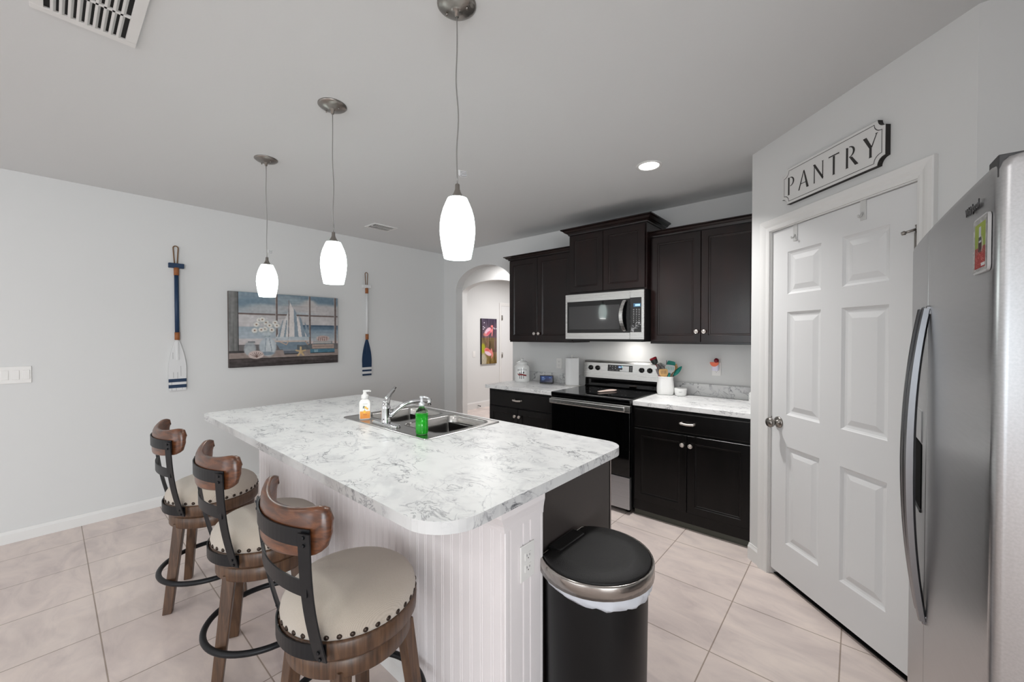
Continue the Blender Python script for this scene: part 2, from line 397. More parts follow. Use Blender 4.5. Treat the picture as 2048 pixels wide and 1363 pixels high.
# ------------------------------------------------------------------ room shell
XW, YB, ZC = -4.437, 3.669, 2.578
XR, YR, XF, YS = .98, -8.5, 5.2, .86
HX0, HX1, HY1 = -5.65, -2.6, 8.2
m = MB(); m.box(HX0-.1, XF+.1, YR-.1, HY1+.1, -.1, 0); fl = struct('floor', m, FLOOR, 'large beige square floor tiles with thin brown grout')
fl.location = (0, 0, 0); fl.data.transform(Matrix.Translation(((HX0+XF)/2, (YR+HY1)/2, -.1)))
m = MB(); m.box(HX0-.1, XF+.1, YR-.1, HY1+.1, ZC, ZC+.1); struct('ceiling', m, CEIL, 'smooth light grey painted ceiling')
m = MB(); m.box(XW-.12, XW, YR, YB, 0, ZC); struct('wall_left', m, WALL, 'pale grey wall carrying the oars and seaside canvas')
# back wall with arch
T = .118; AX0, AX1 = -4.185, -3.155; AC = (AX0+AX1)/2; AA = (AX1-AX0)/2; AS, ARISE = 2.045, .297
def arch_wall(m, x0, x1, y0, y1, ax0, ax1, spring, rise, n=28):
    ac, aa = (ax0+ax1)/2, (ax1-ax0)/2
    m.box(x0, ax0, y0, y1, 0, ZC); m.box(ax1, x1, y0, y1, 0, ZC)
    pts = [(ac-aa*math.cos(PI*i/n), spring+rise*math.sin(PI*i/n)) for i in range(n+1)]
    for (xa, za), (xb, zb) in zip(pts[:-1], pts[1:]):
        for y, fl_ in ((y0, 0), (y1, 1)):
            q = [(xa, y, za), (xb, y, zb), (xb, y, ZC), (xa, y, ZC)]; m.quad(*(q[::-1] if fl_ else q))
        f = m.quad((xa, y0, za), (xa, y1, za), (xb, y1, zb), (xb, y0, zb)); f.smooth = True
m = MB(); arch_wall(m, HX0, XR, YB, YB+T, AX0, AX1, AS, ARISE); struct('wall_back', m, WALL, 'pale grey back wall with rounded archway beside cabinets')
m = MB(); arch_wall(m, HX0, HX1, 4.7, 4.82, -5.2, -3.9, 2.15, .18); struct('wall_hall_arch', m, WALL, 'second white arched header inside the hall')
m = MB(); m.box(HX0-.12, HX0, YB+T, HY1, 0, ZC); struct('wall_hall_left', m, WALL, 'bright hall wall carrying the flamingo picture')
m = MB(); m.box(HX0, HX1, HY1, HY1+.1, 0, ZC); struct('wall_hall_far', m, WALL, 'far end wall of the hall')
m = MB(); m.box(HX1, HX1+.1, YB+T, HY1, 0, ZC); struct('wall_hall_right', m, WALL, 'right side wall of the hall')
m = MB(); m.box(XR, XR+.1, YS, 2.115, 0, ZC); m.box(XR, XF, YS-.1, YS, 0, ZC); struct('wall_right', m, WALL, 'wall behind the refrigerator')
# rear wall with a patio opening added for the fill light
m = MB(); m.box(XW, -3.5, YR-.1, YR, 0, ZC); m.box(1.1, XF, YR-.1, YR, 0, ZC); m.box(-3.5, 1.1, YR-.1, YR, 2.3, ZC); struct('wall_rear', m, WALL, 'rear wall around the added patio doors')
m = MB(); m.box(XF, XF+.1, YR, -5.4, 0, ZC); m.box(XF, XF+.1, -1.8, YS, 0, ZC); m.box(XF, XF+.1, -5.4, -1.8, 0, .4); m.box(XF, XF+.1, -5.4, -1.8, 2.3, ZC); struct('wall_far_right', m, WALL, 'far right wall around the added side window')
m = MB()  # frame of an unseen side opening, added to bring light in
for y in (-5.4, -3.64, -1.88): m.box(XF+.02, XF+.08, y, y+.08, .4, 2.3)
m.box(XF+.02, XF+.08, -5.4, -1.8, .4, .46); m.box(XF+.02, XF+.08, -5.4, -1.8, 2.24, 2.3); struct('window_added_2', m, WHITE, 'added white side window frame right of the viewer, unseen')
m = MB()  # frame of the invented patio opening that holds the rear fill light
for x in (-3.5, -2.0, -.5, 1.02): m.box(x, x+.08, YR-.08, YR-.02, 0, 2.3)
m.box(-3.5, 1.1, YR-.08, YR-.02, 2.22, 2.3); m.box(-3.5, 1.1, YR-.08, YR-.02, 0, .06); struct('window_added_1', m, WHITE, 'added white sliding patio door frame behind the viewer, unseen')
# pantry box: return wall, diagonal wall with door hole, right return
D0 = Vector((-.514, 2.939, 0)); DT = Vector((.70711, -.70711, 0)); DN = Vector((-.70711, -.70711, 0))
DM = Matrix(((DT.x, -DN.x, 0, D0.x), (DT.y, -DN.y, 0, D0.y), (0, 0, 1, 0), (0, 0, 0, 1)))  # local: x along wall, y into wall, z up
SW = 1.165
m = MB(); m.box(-.514, -.414, 2.96, YB, 0, ZC); struct('wall_pantry_side', m, WALL, 'short pantry wall ending the worktop')
m = MB(); m.M = DM
m.box(0, .165, 0, .11, 0, ZC); m.box(.981, SW, 0, .11, 0, ZC); m.box(.165, .981, 0, .11, 2.05, ZC)
struct('wall_pantry', m, WALL, 'diagonal pantry wall around the white door')
pe = D0+DT*SW
m = MB(); m.box(pe.x, XR, pe.y, pe.y+.1, 0, ZC); struct('wall_fridge_return', m, WALL, 'short wall facing the room above refrigerator')

# baseboards
def board(m, p0, p1, out, h=.085, t=.014):
    prof = [(0, 0), (t, 0), (t, h-.022), (t*.55, h-.008), (t*.45, h), (0, h)]
    m.extr(prof, p0, p1, out, (0, 0, 1))
m = MB(); board(m, (XW, YR, 0), (XW, YB, 0), (1, 0, 0)); struct('baseboard_left', m, WHITE, 'white baseboard along the left wall')
m = MB(); board(m, (XW+.014, YB, 0), (AX0, YB, 0), (0, -1, 0)); struct('baseboard_back', m, WHITE, 'short white baseboard left of archway')
m = MB(); board(m, (HX0, YB+T, 0), (HX0, 6.13, 0), (1, 0, 0), .13); struct('baseboard_hall', m, WHITE, 'white baseboard along the hall wall')
m = MB(); board(m, D0, D0+DT*.096, DN, .1); struct('baseboard_pantry', m, WHITE, 'short white baseboard at pantry corner')

# ------------------------------------------------------------------ pantry door
CP = [(0, 0), (.012, 0), (.016, .010), (.030, .014), (.040, .012), (.052, .020), (.070, .020), (.070, 0)]
def casing(m, M, s0, s1, z1, wd=.066):
    """colonial casing; inner opening s0..s1 top z1; profile depth outwards (-y local)"""
    prof = [(0, 0), (.0, .008), (.010, .011), (.022, .012), (.034, .017), (.046, .020), (wd-.004, .022), (wd, .018), (wd, 0)]
    m.M = M
    def pt(ins, d, corner):
        return {'bl': (s0-ins, -d, 0), 'tl': (s0-ins, -d, z1+ins), 'tr': (s1+ins, -d, z1+ins), 'br': (s1+ins, -d, 0)}[corner]
    m.rings([[pt(a, d, c) for a, d in prof] for c in ('bl', 'tl', 'tr', 'br')], sm=False)
m = MB(); casing(m, DM, .165, .981, 2.05); struct('trim_1', m, WHITE, 'white moulded casing around the pantry door')
m = MB(); m.M = DM
for a, b in ((.165, .1695), (.9765, .981)): m.box(a, b, .0, .11, 0, 2.05)
m.box(.165, .981, 0, .11, 2.0445, 2.05); struct('trim_2', m, WHITE, 'thin white jamb lining inside the pantry doorway')
m = MB(); m.M = DM; m.box(.1, 1.1, .112, .13, 0, 2.2); m.box(.166, .98, .035, .111, 0, .006)  # black sheet and floor slab put in as the door gap's shadow
struct('wall_pantry_shade', m, DARK, 'dark sheets standing in for shade behind and under the pantry door')
def panel_door(m, s0, s1, z0, z1, y0, th, cols, rows):
    xs = sorted({s0, s1, *[c for p in cols for c in p]}); zs = sorted({z0, z1, *[c for p in rows for c in p]})
    for xa, xb in zip(xs[:-1], xs[1:]):
        for za, zb in zip(zs[:-1], zs[1:]):
            if (xa, xb) in cols and (za, zb) in rows:
                rr = []
                for ins, d in ((0, 0), (.004, .004), (.012, .009), (.022, .011), (.026, .011), (.052, .003), (.056, .003)):
                    rr.append([(xa+ins, y0+d, za+ins), (xb-ins, y0+d, za+ins), (xb-ins, y0+d, zb-ins), (xa+ins, y0+d, zb-ins)])
                m.rings(rr, cap0=False, cap1=True, sm=False)
            else: m.quad((xa, y0, za), (xb, y0, za), (xb, y0, zb), (xa, y0, zb))
    m.quad((s0, y0+th, z0), (s0, y0+th, z1), (s1, y0+th, z1), (s1, y0+th, z0))
    for a, b in (((s0, z0), (s1, z0)), ((s1, z0), (s1, z1)), ((s1, z1), (s0, z1)), ((s0, z1), (s0, z0))):
        m.quad((a[0], y0, a[1]), (a[0], y0+th, a[1]), (b[0], y0+th, b[1]), (b[0], y0, b[1]))
    bmesh.ops.remove_doubles(m.bm, verts=m.bm.verts, dist=1e-5)
m = MB(); m.M = DM
DS0, DS1 = .172, .974
panel_door(m, DS0, DS1, .042, 2.042, .012, .035, [(DS0+.115, DS0+.341), (DS0+.461, DS0+.687)], [(.24, .80), (.98, 1.565), (1.665, 1.905)])
door = struct('door_1', m, DOORW, 'white six panel pantry door, closed')
m = MB(); m.M = DM
m.lathe([(.033, 0), (.033, .005), (.026, .010), (.012, .013), (.011, .030), (.018, .036), (.027, .046), (.029, .056), (.024, .066), (.012, .071), (0.001, .072)], (DS0+.058, .012, .925), 28, 'y')
m.box(DS0-.001, DS0+.002, .010, .03, .90, .95)
fin(m, 'door_knob', NICKEL, door)
for zz in (1.80, 1.02, .22):
    m = MB(); m.M = DM
    m.cyl((DS1+.001, .004, zz-.045), (DS1+.001, .004, zz+.045), .007, n=14)
    m.box(DS1-.016, DS1+.02, .008, .0118, zz-.044, zz+.044)
    m.cyl((DS1+.001, .004, zz+.045), (DS1+.001, .004, zz+.052), .009, .006, 14)
    hg = fin(m, 'hinge', NICKEL, door)
    if zz > 1.7:
        m = MB(); m.M = DM
        m.cyl((DS1+.001, .004, zz+.052), (DS1+.001, .004, zz+.07), .004, .009, 12)
        m.cyl((DS1, -.004, zz+.052), (DS1-.018, -.030, zz+.042), .005, n=10); m.cyl((DS1-.018, -.030, zz+.042), (DS1-.024, -.038, zz+.039), .009, .007, 12)
        fin(m, 'hinge_door_stop', NICKEL, hg)
HK = mat('hook_plastic', (210, 210, 208), .25)
for s, lb in ((.345, 'small clear over-door hook at left of pantry door top'), (.74, 'small clear over-door hook at right of pantry door top')):
    m = MB(); m.M = DM
    m.box(s-.014, s+.014, .0075, .0115, 1.955, 2.0435, .001); m.box(s-.014, s+.014, .0075, .046, 2.0425, 2.0442)
    m.tube([(s, .0075, 1.99), (s, -.004, 1.972), (s, -.012, 1.968), (s, -.016, 1.978)], .004, 8)
    tag(fin(m, 'over_door_hook', HK), lb, 'hook', 'over-door hooks on the pantry door')

# ------------------------------------------------------------------ pantry sign
SG = DM @ Matrix.Translation((0, -.004, 0))
def notched(x0, x1, z0, z1, r, n=8):
    out = []
    for cx, cz, a0 in ((x0, z0, PI/2), (x1, z0, PI), (x1, z1, 1.5*PI), (x0, z1, 0)):
        for i in range(n+1):
            a = a0-PI/2*i/n; out.append((cx+r*math.cos(a), cz+r*math.sin(a)))
    return out
SX0, SX1, SZ0, SZ1 = .287, .868, 2.159, 2.355
sg = root('pantry_sign', 'white notched wooden sign reading PANTRY above the white door', 'sign', DM @ Vector(((SX0+SX1)/2, 0, SZ0)))
W[sg.name] = W[sg.name]
m = MB(); m.M = DM; pl = notched(SX0, SX1, SZ0, SZ1, .034)
m.prism([(x, -.022, z) for x, z in pl], (0, .0215, 0)); bd = fin(m, 'backing', mat('sign_edge', (38, 34, 32), .6), sg)
m = MB(); m.M = DM; pl = notched(SX0+.0015, SX1-.0015, SZ0+.0015, SZ1-.0015, .034); m.prism([(x, -.0235, z) for x, z in pl], (0, .0012, 0)); fin(m, 'face_board', mat('sign_white', (222, 221, 219), .5), sg)
m = MB(); m.M = DM
a = notched(SX0+.014, SX1-.014, SZ0+.014, SZ1-.014, .034); b = notched(SX0+.0165, SX1-.0165, SZ0+.0165, SZ1-.0165, .034)
for i in range(len(a)):
    j = (i+1) % len(a); m.quad((a[i][0], -.0240, a[i][1]), (a[j][0], -.0240, a[j][1]), (b[j][0], -.0240, b[j][1]), (b[i][0], -.0240, b[i][1]))
fin(m, 'border_line', mat('sign_ink', (52, 50, 50), .45), sg)
LET = {  # strokes as polygons in a unit-height box
 'P': (.62, [[(.10, 0), (.26, 0), (.24, .03), (.24, .97), (.26, 1), (.10, 1), (.12, .97), (.12, .03)], 'bowl']),
 'A': (.74, [[(.0, 0), (.09, 0), (.40, .93), (.36, 1)], [(.36, 1), (.43, 1), (.74, .0), (.58, .0)], [(.14, .30), (.60, .30), (.60, .34), (.15, .34)]]),
 'N': (.72, [[(.06, 0), (.13, 0), (.12, .9), (.07, .95)], [(.0, 1), (.14, 1), (.69, .14), (.62, .05)], [(.60, .10), (.66, .05), (.66, .97), (.70, 1), (.56, 1), (.60, .97)]]),
 'T': (.62, [[(.22, 0), (.40, 0), (.37, .03), (.37, .93), (.25, .93), (.25, .03)], [(.0, .90), (.03, .94), (.59, .94), (.62, .90), (.62, 1), (.0, 1)]]),
 'R': (.74, [[(.08, 0), (.26, 0), (.23, .03), (.23, .97), (.08, 1), (.11, .97), (.11, .03)], 'bowl', [(.30, .47), (.44, .47), (.78, 0), (.60, 0)]]),
 'Y': (.70, [[(.27, 0), (.45, 0), (.42, .03), (.42, .46), (.30, .46), (.30, .03)], [(-.02, 1), (.16, 1), (.43, .48), (.30, .44)], [(.38, .45), (.44, .45), (.66, .95), (.72, 1), (.58, 1), (.61, .95)]])}
m = MB(); m.M = DM; H_ = .096; x = SX0+.032; z = SZ0+.048; ty = -.0242
for ch in 'PANTRY':
    wd, st = LET[ch]; XSC = .094
    for p in st:
        if p == 'bowl':
            n_ = 14; o_ = []; i_ = []
            for k in range(n_+1):
                a_ = PI/2-PI*k/n_; o_.append((.28+.30*max(0, math.cos(a_)) if k not in (0, n_) else .28, .735+.265*math.sin(a_))); i_.append((.28+.20*max(0, math.cos(a_)), .735+.225*math.sin(a_)))
            o_ = [(.28+.31*math.cos(PI/2-PI*k/n_), .735+.265*math.sin(PI/2-PI*k/n_)) for k in range(n_+1)]
            for k in range(n_): m.quad(*[(x+q[0]*XSC, ty, z+q[1]*H_) for q in (o_[k], o_[k+1], i_[k+1], i_[k])])
        else: m._f([m._v((x+q[0]*XSC, ty, z+q[1]*H_)) for q in p])
    x += (wd+.27)*XSC
fin(m, 'lettering', mat('sign_letters', (58, 56, 55), .5, spec=.25), sg)

# ------------------------------------------------------------------ cabinets
def cab_door(m, x0, x1, z0, z1, yf, th=.02):
    """recessed panel door, front face at yf facing -y"""
    rr = []
    for ins, d in ((.0015, th), (0, th-.002), (0, .002), (.002, 0), (.052, 0), (.054, .0045), (.058, .006), (.064, .0062), (.067, .009), (.070, .009)):
        rr.append([(x0+ins, yf+d, z0+ins), (x1-ins, yf+d, z0+ins), (x1-ins, yf+d, z1-ins), (x0+ins, yf+d, z1-ins)])
    m.rings(rr, sm=False)
def slab_front(m, x0, x1, z0, z1, yf, th=.02):
    rr = []
    for ins, d in ((.0, th), (0, .004), (.006, .0), (.010, .0)):
        rr.append([(x0+ins, yf+d, z0+ins), (x1-ins, yf+d, z0+ins), (x1-ins, yf+d, z1-ins), (x0+ins, yf+d, z1-ins)])
    m.rings(rr, sm=False)
def knob(parent, x, yf, z):
    m = MB(); m.lathe([(.008, 0), (.007, .004), (.0055, .010), (.009, .015), (.0155, .018), (.0165, .022), (.0145, .026), (.0125, .0255), (.0115, .0235), (.009, .0235), (.0065, .027), (.001, .028)], (x, yf, z), 24, 'y'); fin(m, 'knob', KNOBM, parent)
def pull(parent, x, yf, z, L=.105):
    m = MB()
    for sx in (-1, 1):
        m.lathe([(.010, 0), (.008, .004), (.006, .012), (.007, .02)], (x+sx*L*.42, yf, z), 16, 'y')
    m.tube([(x-L/2, yf-.024, z+.003), (x-L/2+.008, yf-.025, z+.001), (x-L*.4, yf-.026, z), (x, yf-.029, z-.003), (x+L*.4, yf-.026, z), (x+L/2-.008, yf-.025, z+.001), (x+L/2, yf-.024, z+.003)], [.006, .0095, .0095, .009, .0095, .0095, .006], 12)
    fin(m, 'pull_handle', KNOBM, parent)
def crown(m, x0, x1, yf, z0, h, proj, ybk, left=True, right=True):
    prof = [(0, 0), (.006, 0), (.008, h*.18), (proj*.35, h*.38), (proj*.5, h*.42), (proj*.75, h*.72), (proj*.9, h*.78), (proj, h*.82), (proj, h), (0, h)]
    def row(px, py, ox, oy): return [(px+ox*a, py+oy*a, z0+b) for a, b in prof]
    seq = []
    if left: seq += [row(x0, ybk, -1, 0), row(x0, yf, -1, -1)]
    else: seq += [row(x0, yf, 0, -1)]
    if right: seq += [row(x1, yf, 1, -1), row(x1, ybk, 1, 0)]
    else: seq += [row(x1, yf, 0, -1)]
    m.rings(seq, sm=False); m.box(x0, x1, yf, ybk, z0, z0+h-.002)
def upper(name, label, x0, x1, yf, z0, z1, split, ch, proj, knobz=None, left=True, right=True, grp=None):
    r = root(name, label, 'cabinet', ((x0+x1)/2, (yf+YB)/2, z0), group=grp)
    m = MB(); m.box(x0, x1, yf+.021, YB-.001, z0, z1, .001, 1); fin(m, 'carcass', CABW, r)
    m = MB(); crown(m, x0, x1, yf+.012, z1-.002, ch, proj, YB-.002, left, right); fin(m, 'crown_moulding', CABW, r)
    for a, b, kx in ((x0+.012, split-.002, split-.028), (split+.002, x1-.012, split+.028)):
        m = MB(); cab_door(m, a, b, z0+.018 if knobz else z0+.014, z1-.012, yf); d = fin(m, 'cabinet_door', CABW, r)
        if knobz: knob(d, kx, yf, knobz)
    return r
upper('upper_cabinet', 'dark espresso double-door wall cabinet left of the microwave, beside the archway', -2.93, -2.10, 3.34, 1.362, 2.258, -2.535, .042, .05, 1.452, True, False)
upper('upper_cabinet', 'dark espresso double-door wall cabinet right of the microwave, against the pantry wall', -1.337, -.5145, 3.34, 1.362, 2.262, -.930, .044, .05, 1.462, False, False)
upper('upper_cabinet', 'shorter raised espresso cabinet directly above the microwave with wide crown', -2.0995, -1.3375, 3.26, 1.822, 2.385, -1.735, .056, .062, None, True, True)

def base(label, x0, x1, split, drawer_pull_x, knobz):
    yf = 3.035
    r = root('base_cabinet', label, 'cabinet', ((x0+x1)/2, 3.35, 0))
    m = MB(); m.box(x0, x1, yf+.021, YB-.001, .05, .876, .001, 1); fin(m, 'carcass', CABB, r)
    m = MB(); m.box(x0+.002, x1-.002, yf+.045, yf+.06, 0, .0505); fin(m, 'toe_kick', TOEK, r)
    m = MB(); slab_front(m, x0+.018, x1-.018, .716, .856, yf); d = fin(m, 'drawer_front', CABB, r); pull(d, drawer_pull_x, yf, .788)
    for a, b, kx in ((x0+.018, split-.002, split-.028), (split+.002, x1-.018, split+.028)):
        m = MB(); cab_door(m, a, b, .135, .700, yf); d = fin(m, 'cabinet_door', CABB, r); knob(d, kx, yf, knobz)
base('near-black base cabinet with one drawer left of the range', -2.952, -2.118, -2.545, -2.543, .628)
base('near-black base cabinet with one drawer between the range and pantry', -1.352, -.5145, -.935, -.929, .630)

# back worktops + splashes
for x0, x1, lb in ((-3.004, -2.1175, 'white marble-look worktop left of the range under the paper towels'), (-1.3525, -.5145, 'white marble-look worktop right of the range under the utensil crock')):
    r = root('countertop', lb, 'countertop', ((x0+x1)/2, 3.35, .876))
    m = MB(); m.box(x0, x1, 3.0376, YB-.0005, .8765, .914, .003, 2); m.bm.faces.ensure_lookup_table()
    for f in m.bm.faces: f.material_index = 0 if f.normal.z > .9 else 0
    fin(m, 'worktop_slab', MARBLE, r)
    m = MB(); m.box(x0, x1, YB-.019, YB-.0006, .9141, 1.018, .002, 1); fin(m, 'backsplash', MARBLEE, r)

# ------------------------------------------------------------------ range
RX0, RX1 = -2.115, -1.355
r = root('electric_range', 'stainless and black freestanding range with glass cooktop and oven', 'stove', (-1.735, 3.33, 0))
m = MB(); m.box(RX0+.002, RX1-.002, 3.035, 3.64, .03, .885)
for x in (RX0+.05, RX1-.05):
    for y in (3.08, 3.58): m.cyl((x, y, 0), (x, y, .031), .018)
fin(m, 'body', BLACKP, r)
m = MB(); m.box(RX0, RX1, 2.995, 3.60, .886, .922, .006, 3); ck = fin(m, 'cooktop', BLACKG, r)
for bx, by, br in ((-1.92, 3.17, .10), (-1.55, 3.17, .075), (-1.92, 3.44, .075), (-1.55, 3.44, .09)):
    for rr in (br, br*.6):
        n_ = 40; m = MB()
        for k in range(n_):
            a0, a1 = 2*PI*k/n_, 2*PI*(k+1)/n_
            m.quad(*[(bx+q*math.cos(a), by+q*math.sin(a), .9223) for q, a in ((rr, a0), (rr, a1), (rr-.0015, a1), (rr-.0015, a0))])
        fin(m, 'burner_marking', mat('burner_line', (70, 70, 72), .3), ck)
m = MB(); m.box(RX0+.003, RX1-.003, 2.998, 3.034, .302, .818, .004); m.box(RX0+.003, RX1-.003, 2.999, 3.034, .872, .8855); dr = fin(m, 'oven_door', BLACKG, r)
m = MB(); m.box(RX0+.002, RX1-.002, 2.994, 3.034, .8165, .8735, .003); fin(m, 'door_trim', STEELX, dr)
m = MB(); m.box(RX0+.006, RX1-.03, 2.955, 2.982, .826, .868, .008, 3)
for x in (RX0+.03, RX1-.055): m.box(x-.012, x+.012, 2.975, 2.999, .835, .86)
fin(m, 'oven_handle', STEELX, dr)
m = MB(); m.box(RX0+.003, RX1-.003, 2.998, 3.034, .042, .296, .004); m.box(RX0+.003, RX1-.003, 2.996, 3.0, .292, .2975); fin(m, 'storage_drawer', mk_steel('steel_drawer', (178, 180, 184), .4, 'x'), r)
# backguard
def slab_y(m, x0, x1, pts):  # profile in (y,z) extruded along x
    m.rings([[(x, y, z) for y, z in pts] for x in (x0, x1)], sm=False)
m = MB(); slab_y(m, RX0+.004, RX1-.004, [(3.585, .9205), (3.60, .932), (3.602, 1.0), (3.625, 1.012), (3.662, 1.012), (3.662, .87), (3.6405, .87), (3.6405, .9205)]); fin(m, 'lower_backguard', BLACKG, r)
m = MB(); slab_y(m, RX0, RX1, [(3.575, 1.012), (3.592, 1.160), (3.600, 1.176), (3.612, 1.183), (3.664, 1.183), (3.664, 1.0125), (3.62, 1.0125)]); bg = fin(m, 'control_panel', STEELX, r)
def onp(z): return 3.575+(z-1.012)*(.017/.148)
tilt = math.atan(.017/.148)
for kx in (-2.038, -1.961, -1.508, -1.431):
    kz = 1.109; m = MB(); m.M = Matrix.Translation((kx, onp(kz)-.0005, kz)) @ Matrix.Rotation(-tilt, 4, 'X')
    m.lathe([(.024, 0), (.024, .004), (.022, .006), (.021, .018), (.019, .022), (.001, .022)], (0, 0, 0), 28, 'y'); m.box(-.004, .004, -.034, -.02, -.02, .02, .002)
    fin(m, 'burner_knob', BLACKP, bg)
PT = Paint(120, 32, (16, 16, 18))
for i, (u, v) in enumerate([(.1, .22), (.2, .22), (.32, .22), (.2, .55), (.32, .55)]): PT.ell(u, v, .012, .05, (210, 210, 212))
PT.rect(.06, .14, .78, .86, (110, 110, 112)); PT.rect(.18, .26, .78, .86, (110, 110, 112)); PT.rect(.36, .43, .72, .9, (90, 90, 92)); PT.rect(.43, .56, .16, .48, (20, 40, 150)); PT.rect(.45, .53, .2, .44, (190, 225, 255))
PT.rect(.56, .62, .1, .4, (150, 215, 220)); PT.rect(.60, .86, .12, .96, (206, 208, 209)); PT.rect(.50, .62, .72, .96, (206, 208, 209))
for i in range(3):
    for j in range(4): PT.rect(.66+.065*i, .685+.065*i, .22+.19*j, .28+.19*j, (165, 166, 168))
for j in range(3): PT.ell(.94, .28+.24*j, .014, .05, (170, 170, 172))
m = MB(); z0, z1 = 1.085, 1.146; raster(m, PT.img(), (-1.853, onp(z1)-.0012, z1), (.256, 0, 0), (0, onp(z0)-onp(z1), z0-z1)); fin(m, 'display_panel', PRINTG, bg, False)

# ------------------------------------------------------------------ microwave
MX0, MX1, MY, MZ0, MZ1 = -2.0945, -1.330, 3.205, 1.400, 1.8115
r = root('microwave_oven', 'stainless over-the-range microwave with black glass door above the cooktop', 'microwave', (-1.71, 3.43, MZ0))
m = MB(); m.box(MX0+.004, MX1-.009, MY+.022, YB-.003, MZ0-.012, MZ1+.009); m.box(MX0+.05, MX1-.04, MY+.05, YB-.05, MZ0-.022, MZ0-.011)
fin(m, 'body', BLACKP, r)
XS = -1.452
def framed(m, x0, x1, z0, z1, hx0, hx1, hz0, hz1, y, th):
    for a in ((x0, x1, z0, hz0), (x0, x1, hz1, z1), (x0, hx0, hz0, hz1), (hx1, x1, hz0, hz1)): m.box(a[0], a[1], y, y+th, a[2], a[3])
    bmesh.ops.remove_doubles(m.bm, verts=m.bm.verts, dist=1e-6)
m = MB(); framed(m, MX0, XS-.0012, MZ0, MZ1, MX0+.018, XS-.0012, 1.455, 1.744, MY, .02); d = fin(m, 'microwave_door', STEELX, r)
m = MB(); m.box(MX0+.0175, XS-.0012, MY+.003, MY+.018, 1.4545, 1.7445); gl = fin(m, 'door_glass', BLACKG, d)
m = MB(); m.box(MX0+.035, XS-.095, MY+.0018, MY+.0032, 1.487, 1.70, .0005, 1); fin(m, 'window_screen', mat('screen_mesh', (44, 44, 45), .08, coat=.6), d)
m = MB(); pts = []
for i in range(13):
    t_ = i/12*2-1; pts.append((XS-.045-.022*(1-t_*t_), MY-.012-.026*(1-t_*t_), 1.60+t_*.128))
m.strip(pts, [Vector((1, 0, 0))]*13, .030, .008, [Vector((0, -1, 0))]*13)
for zz in (1.475, 1.725): m.box(XS-.056, XS-.036, MY-.012, MY+.004, zz-.006, zz+.006)
fin(m, 'door_handle', STEELX, d)
m = MB(); framed(m, XS+.0012, MX1, MZ0, MZ1, XS+.0012, MX1-.022, 1.459, 1.75, MY, .02); cp = fin(m, 'control_frame', STEELX, r)
PT = Paint(48, 136, (12, 12, 13)); PT.rect(.28, .92, .17, .27, (60, 100, 130)); PT.rect(.42, .85, .19, .25, (170, 215, 235))
for j in range(4):
    for i in range(3): PT.rect(.25+.24*i, .36+.24*i, .34+.05*j, .355+.05*j, (165, 165, 165))
for j in range(4):
    for i in range(3): PT.ell(.30+.24*i, .56+.05*j, .03, .008, (180, 180, 180))
for k in range(60):
    t_ = PT.r.rand(); PT.ell(.05+.85*t_+PT.r.randn()*.05, .97-.25*t_+PT.r.randn()*.045, .05, .012, (150, 150, 152), .7)
m = MB(); raster(m, PT.img(), (XS+.0012, MY+.004, 1.75), (MX1-.022-XS-.0012, 0, 0), (0, 0, -.291)); fin(m, 'keypad', PRINTG, cp, False)
for x in (-1.95, -1.60):
    m = MB(); m.box(x-.05, x+.05, 3.47, 3.53, MZ0-.024, MZ0-.0215)
    fin(m, 'task_light_lens', mat('task_lens', (255, 250, 235), .3, emit=(1, .95, .85), es=2.5), r)

# ------------------------------------------------------------------ island
IX0, IX1, IY0, IY1 = -3.320, -.832, .669, 1.800
SKX0, SKX1, SKY0, SKY1 = -2.47, -1.612, 1.212, 1.765
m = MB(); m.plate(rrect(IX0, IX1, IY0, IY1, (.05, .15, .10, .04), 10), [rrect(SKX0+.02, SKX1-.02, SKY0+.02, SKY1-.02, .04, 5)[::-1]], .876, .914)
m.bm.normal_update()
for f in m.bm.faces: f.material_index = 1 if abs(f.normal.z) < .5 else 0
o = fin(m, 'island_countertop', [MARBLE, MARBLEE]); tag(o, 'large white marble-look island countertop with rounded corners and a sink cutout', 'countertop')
bv = o.modifiers.new('b', 'BEVEL'); bv.width = .002; bv.segments = 2; bv.limit_method = 'ANGLE'
o.data.update()
r = root('island_half_wall', 'white beadboard half wall under the island overhang facing the stools', 'half wall', (-1.98, 1.04, 0))
def bead_profile(L, pitch=.0508):
    pts = []; s = 0
    while s < L-.001:
        e = min(s+pitch, L)
        pts += [(s+.0001, 0), (e-.014, 0), (e-.012, .003), (e-.010, 0), (e-.004, 0), (e-.002, .003), (e-.0001, 0)] if e-s > .03 else [(s, 0), (e, 0)]
        s = e
    return pts
WX0, WX1, WY0, WY1 = -3.13, -.850, .950, 1.145
m = MB(); m.box(WX0, WX1, WY0, WY1, 0, .8755)
for (p, q), (P0_, D_, N_, L_) in zip(((0, 0), (0, 0)), (((WX0, WY0, 0), (1, 0, 0), (0, -1, 0), WX1-WX0), ((WX1, WY0, 0), (0, 1, 0), (1, 0, 0), WY1-WY0))):
    P0_, D_, N_ = Vector(P0_), Vector(D_), Vector(N_)
    pr_ = bead_profile(L_)
    if N_.x > .5: pr_ = [(0, 0), (.018, 0), (.020, .003), (.022, 0), (.080, 0), (.082, .004), (.086, .004), (.088, 0), (.118, 0), (.120, .004), (.124, .004), (.126, 0), (L_, 0)]
    R_ = [[P0_+D_*s+N_*(.006-d)+Vector((0, 0, z)) for s, d in pr_] for z in (0, .8755)]
    m.rings(R_, closed=False, sm=False)
fin(m, 'beadboard_panel', PANELW, r, False)
m = MB(); m.box(WX1-.004, WX1+.007, WY0-.007, WY0+.012, 0, .8755, .003); m.box(WX1-.004, WX1+.007, WY1-.012, WY1+.001, 0, .8755, .003); fin(m, 'corner_trim', PANELW, r)
m = MB(); h_ = .07; pj = .028
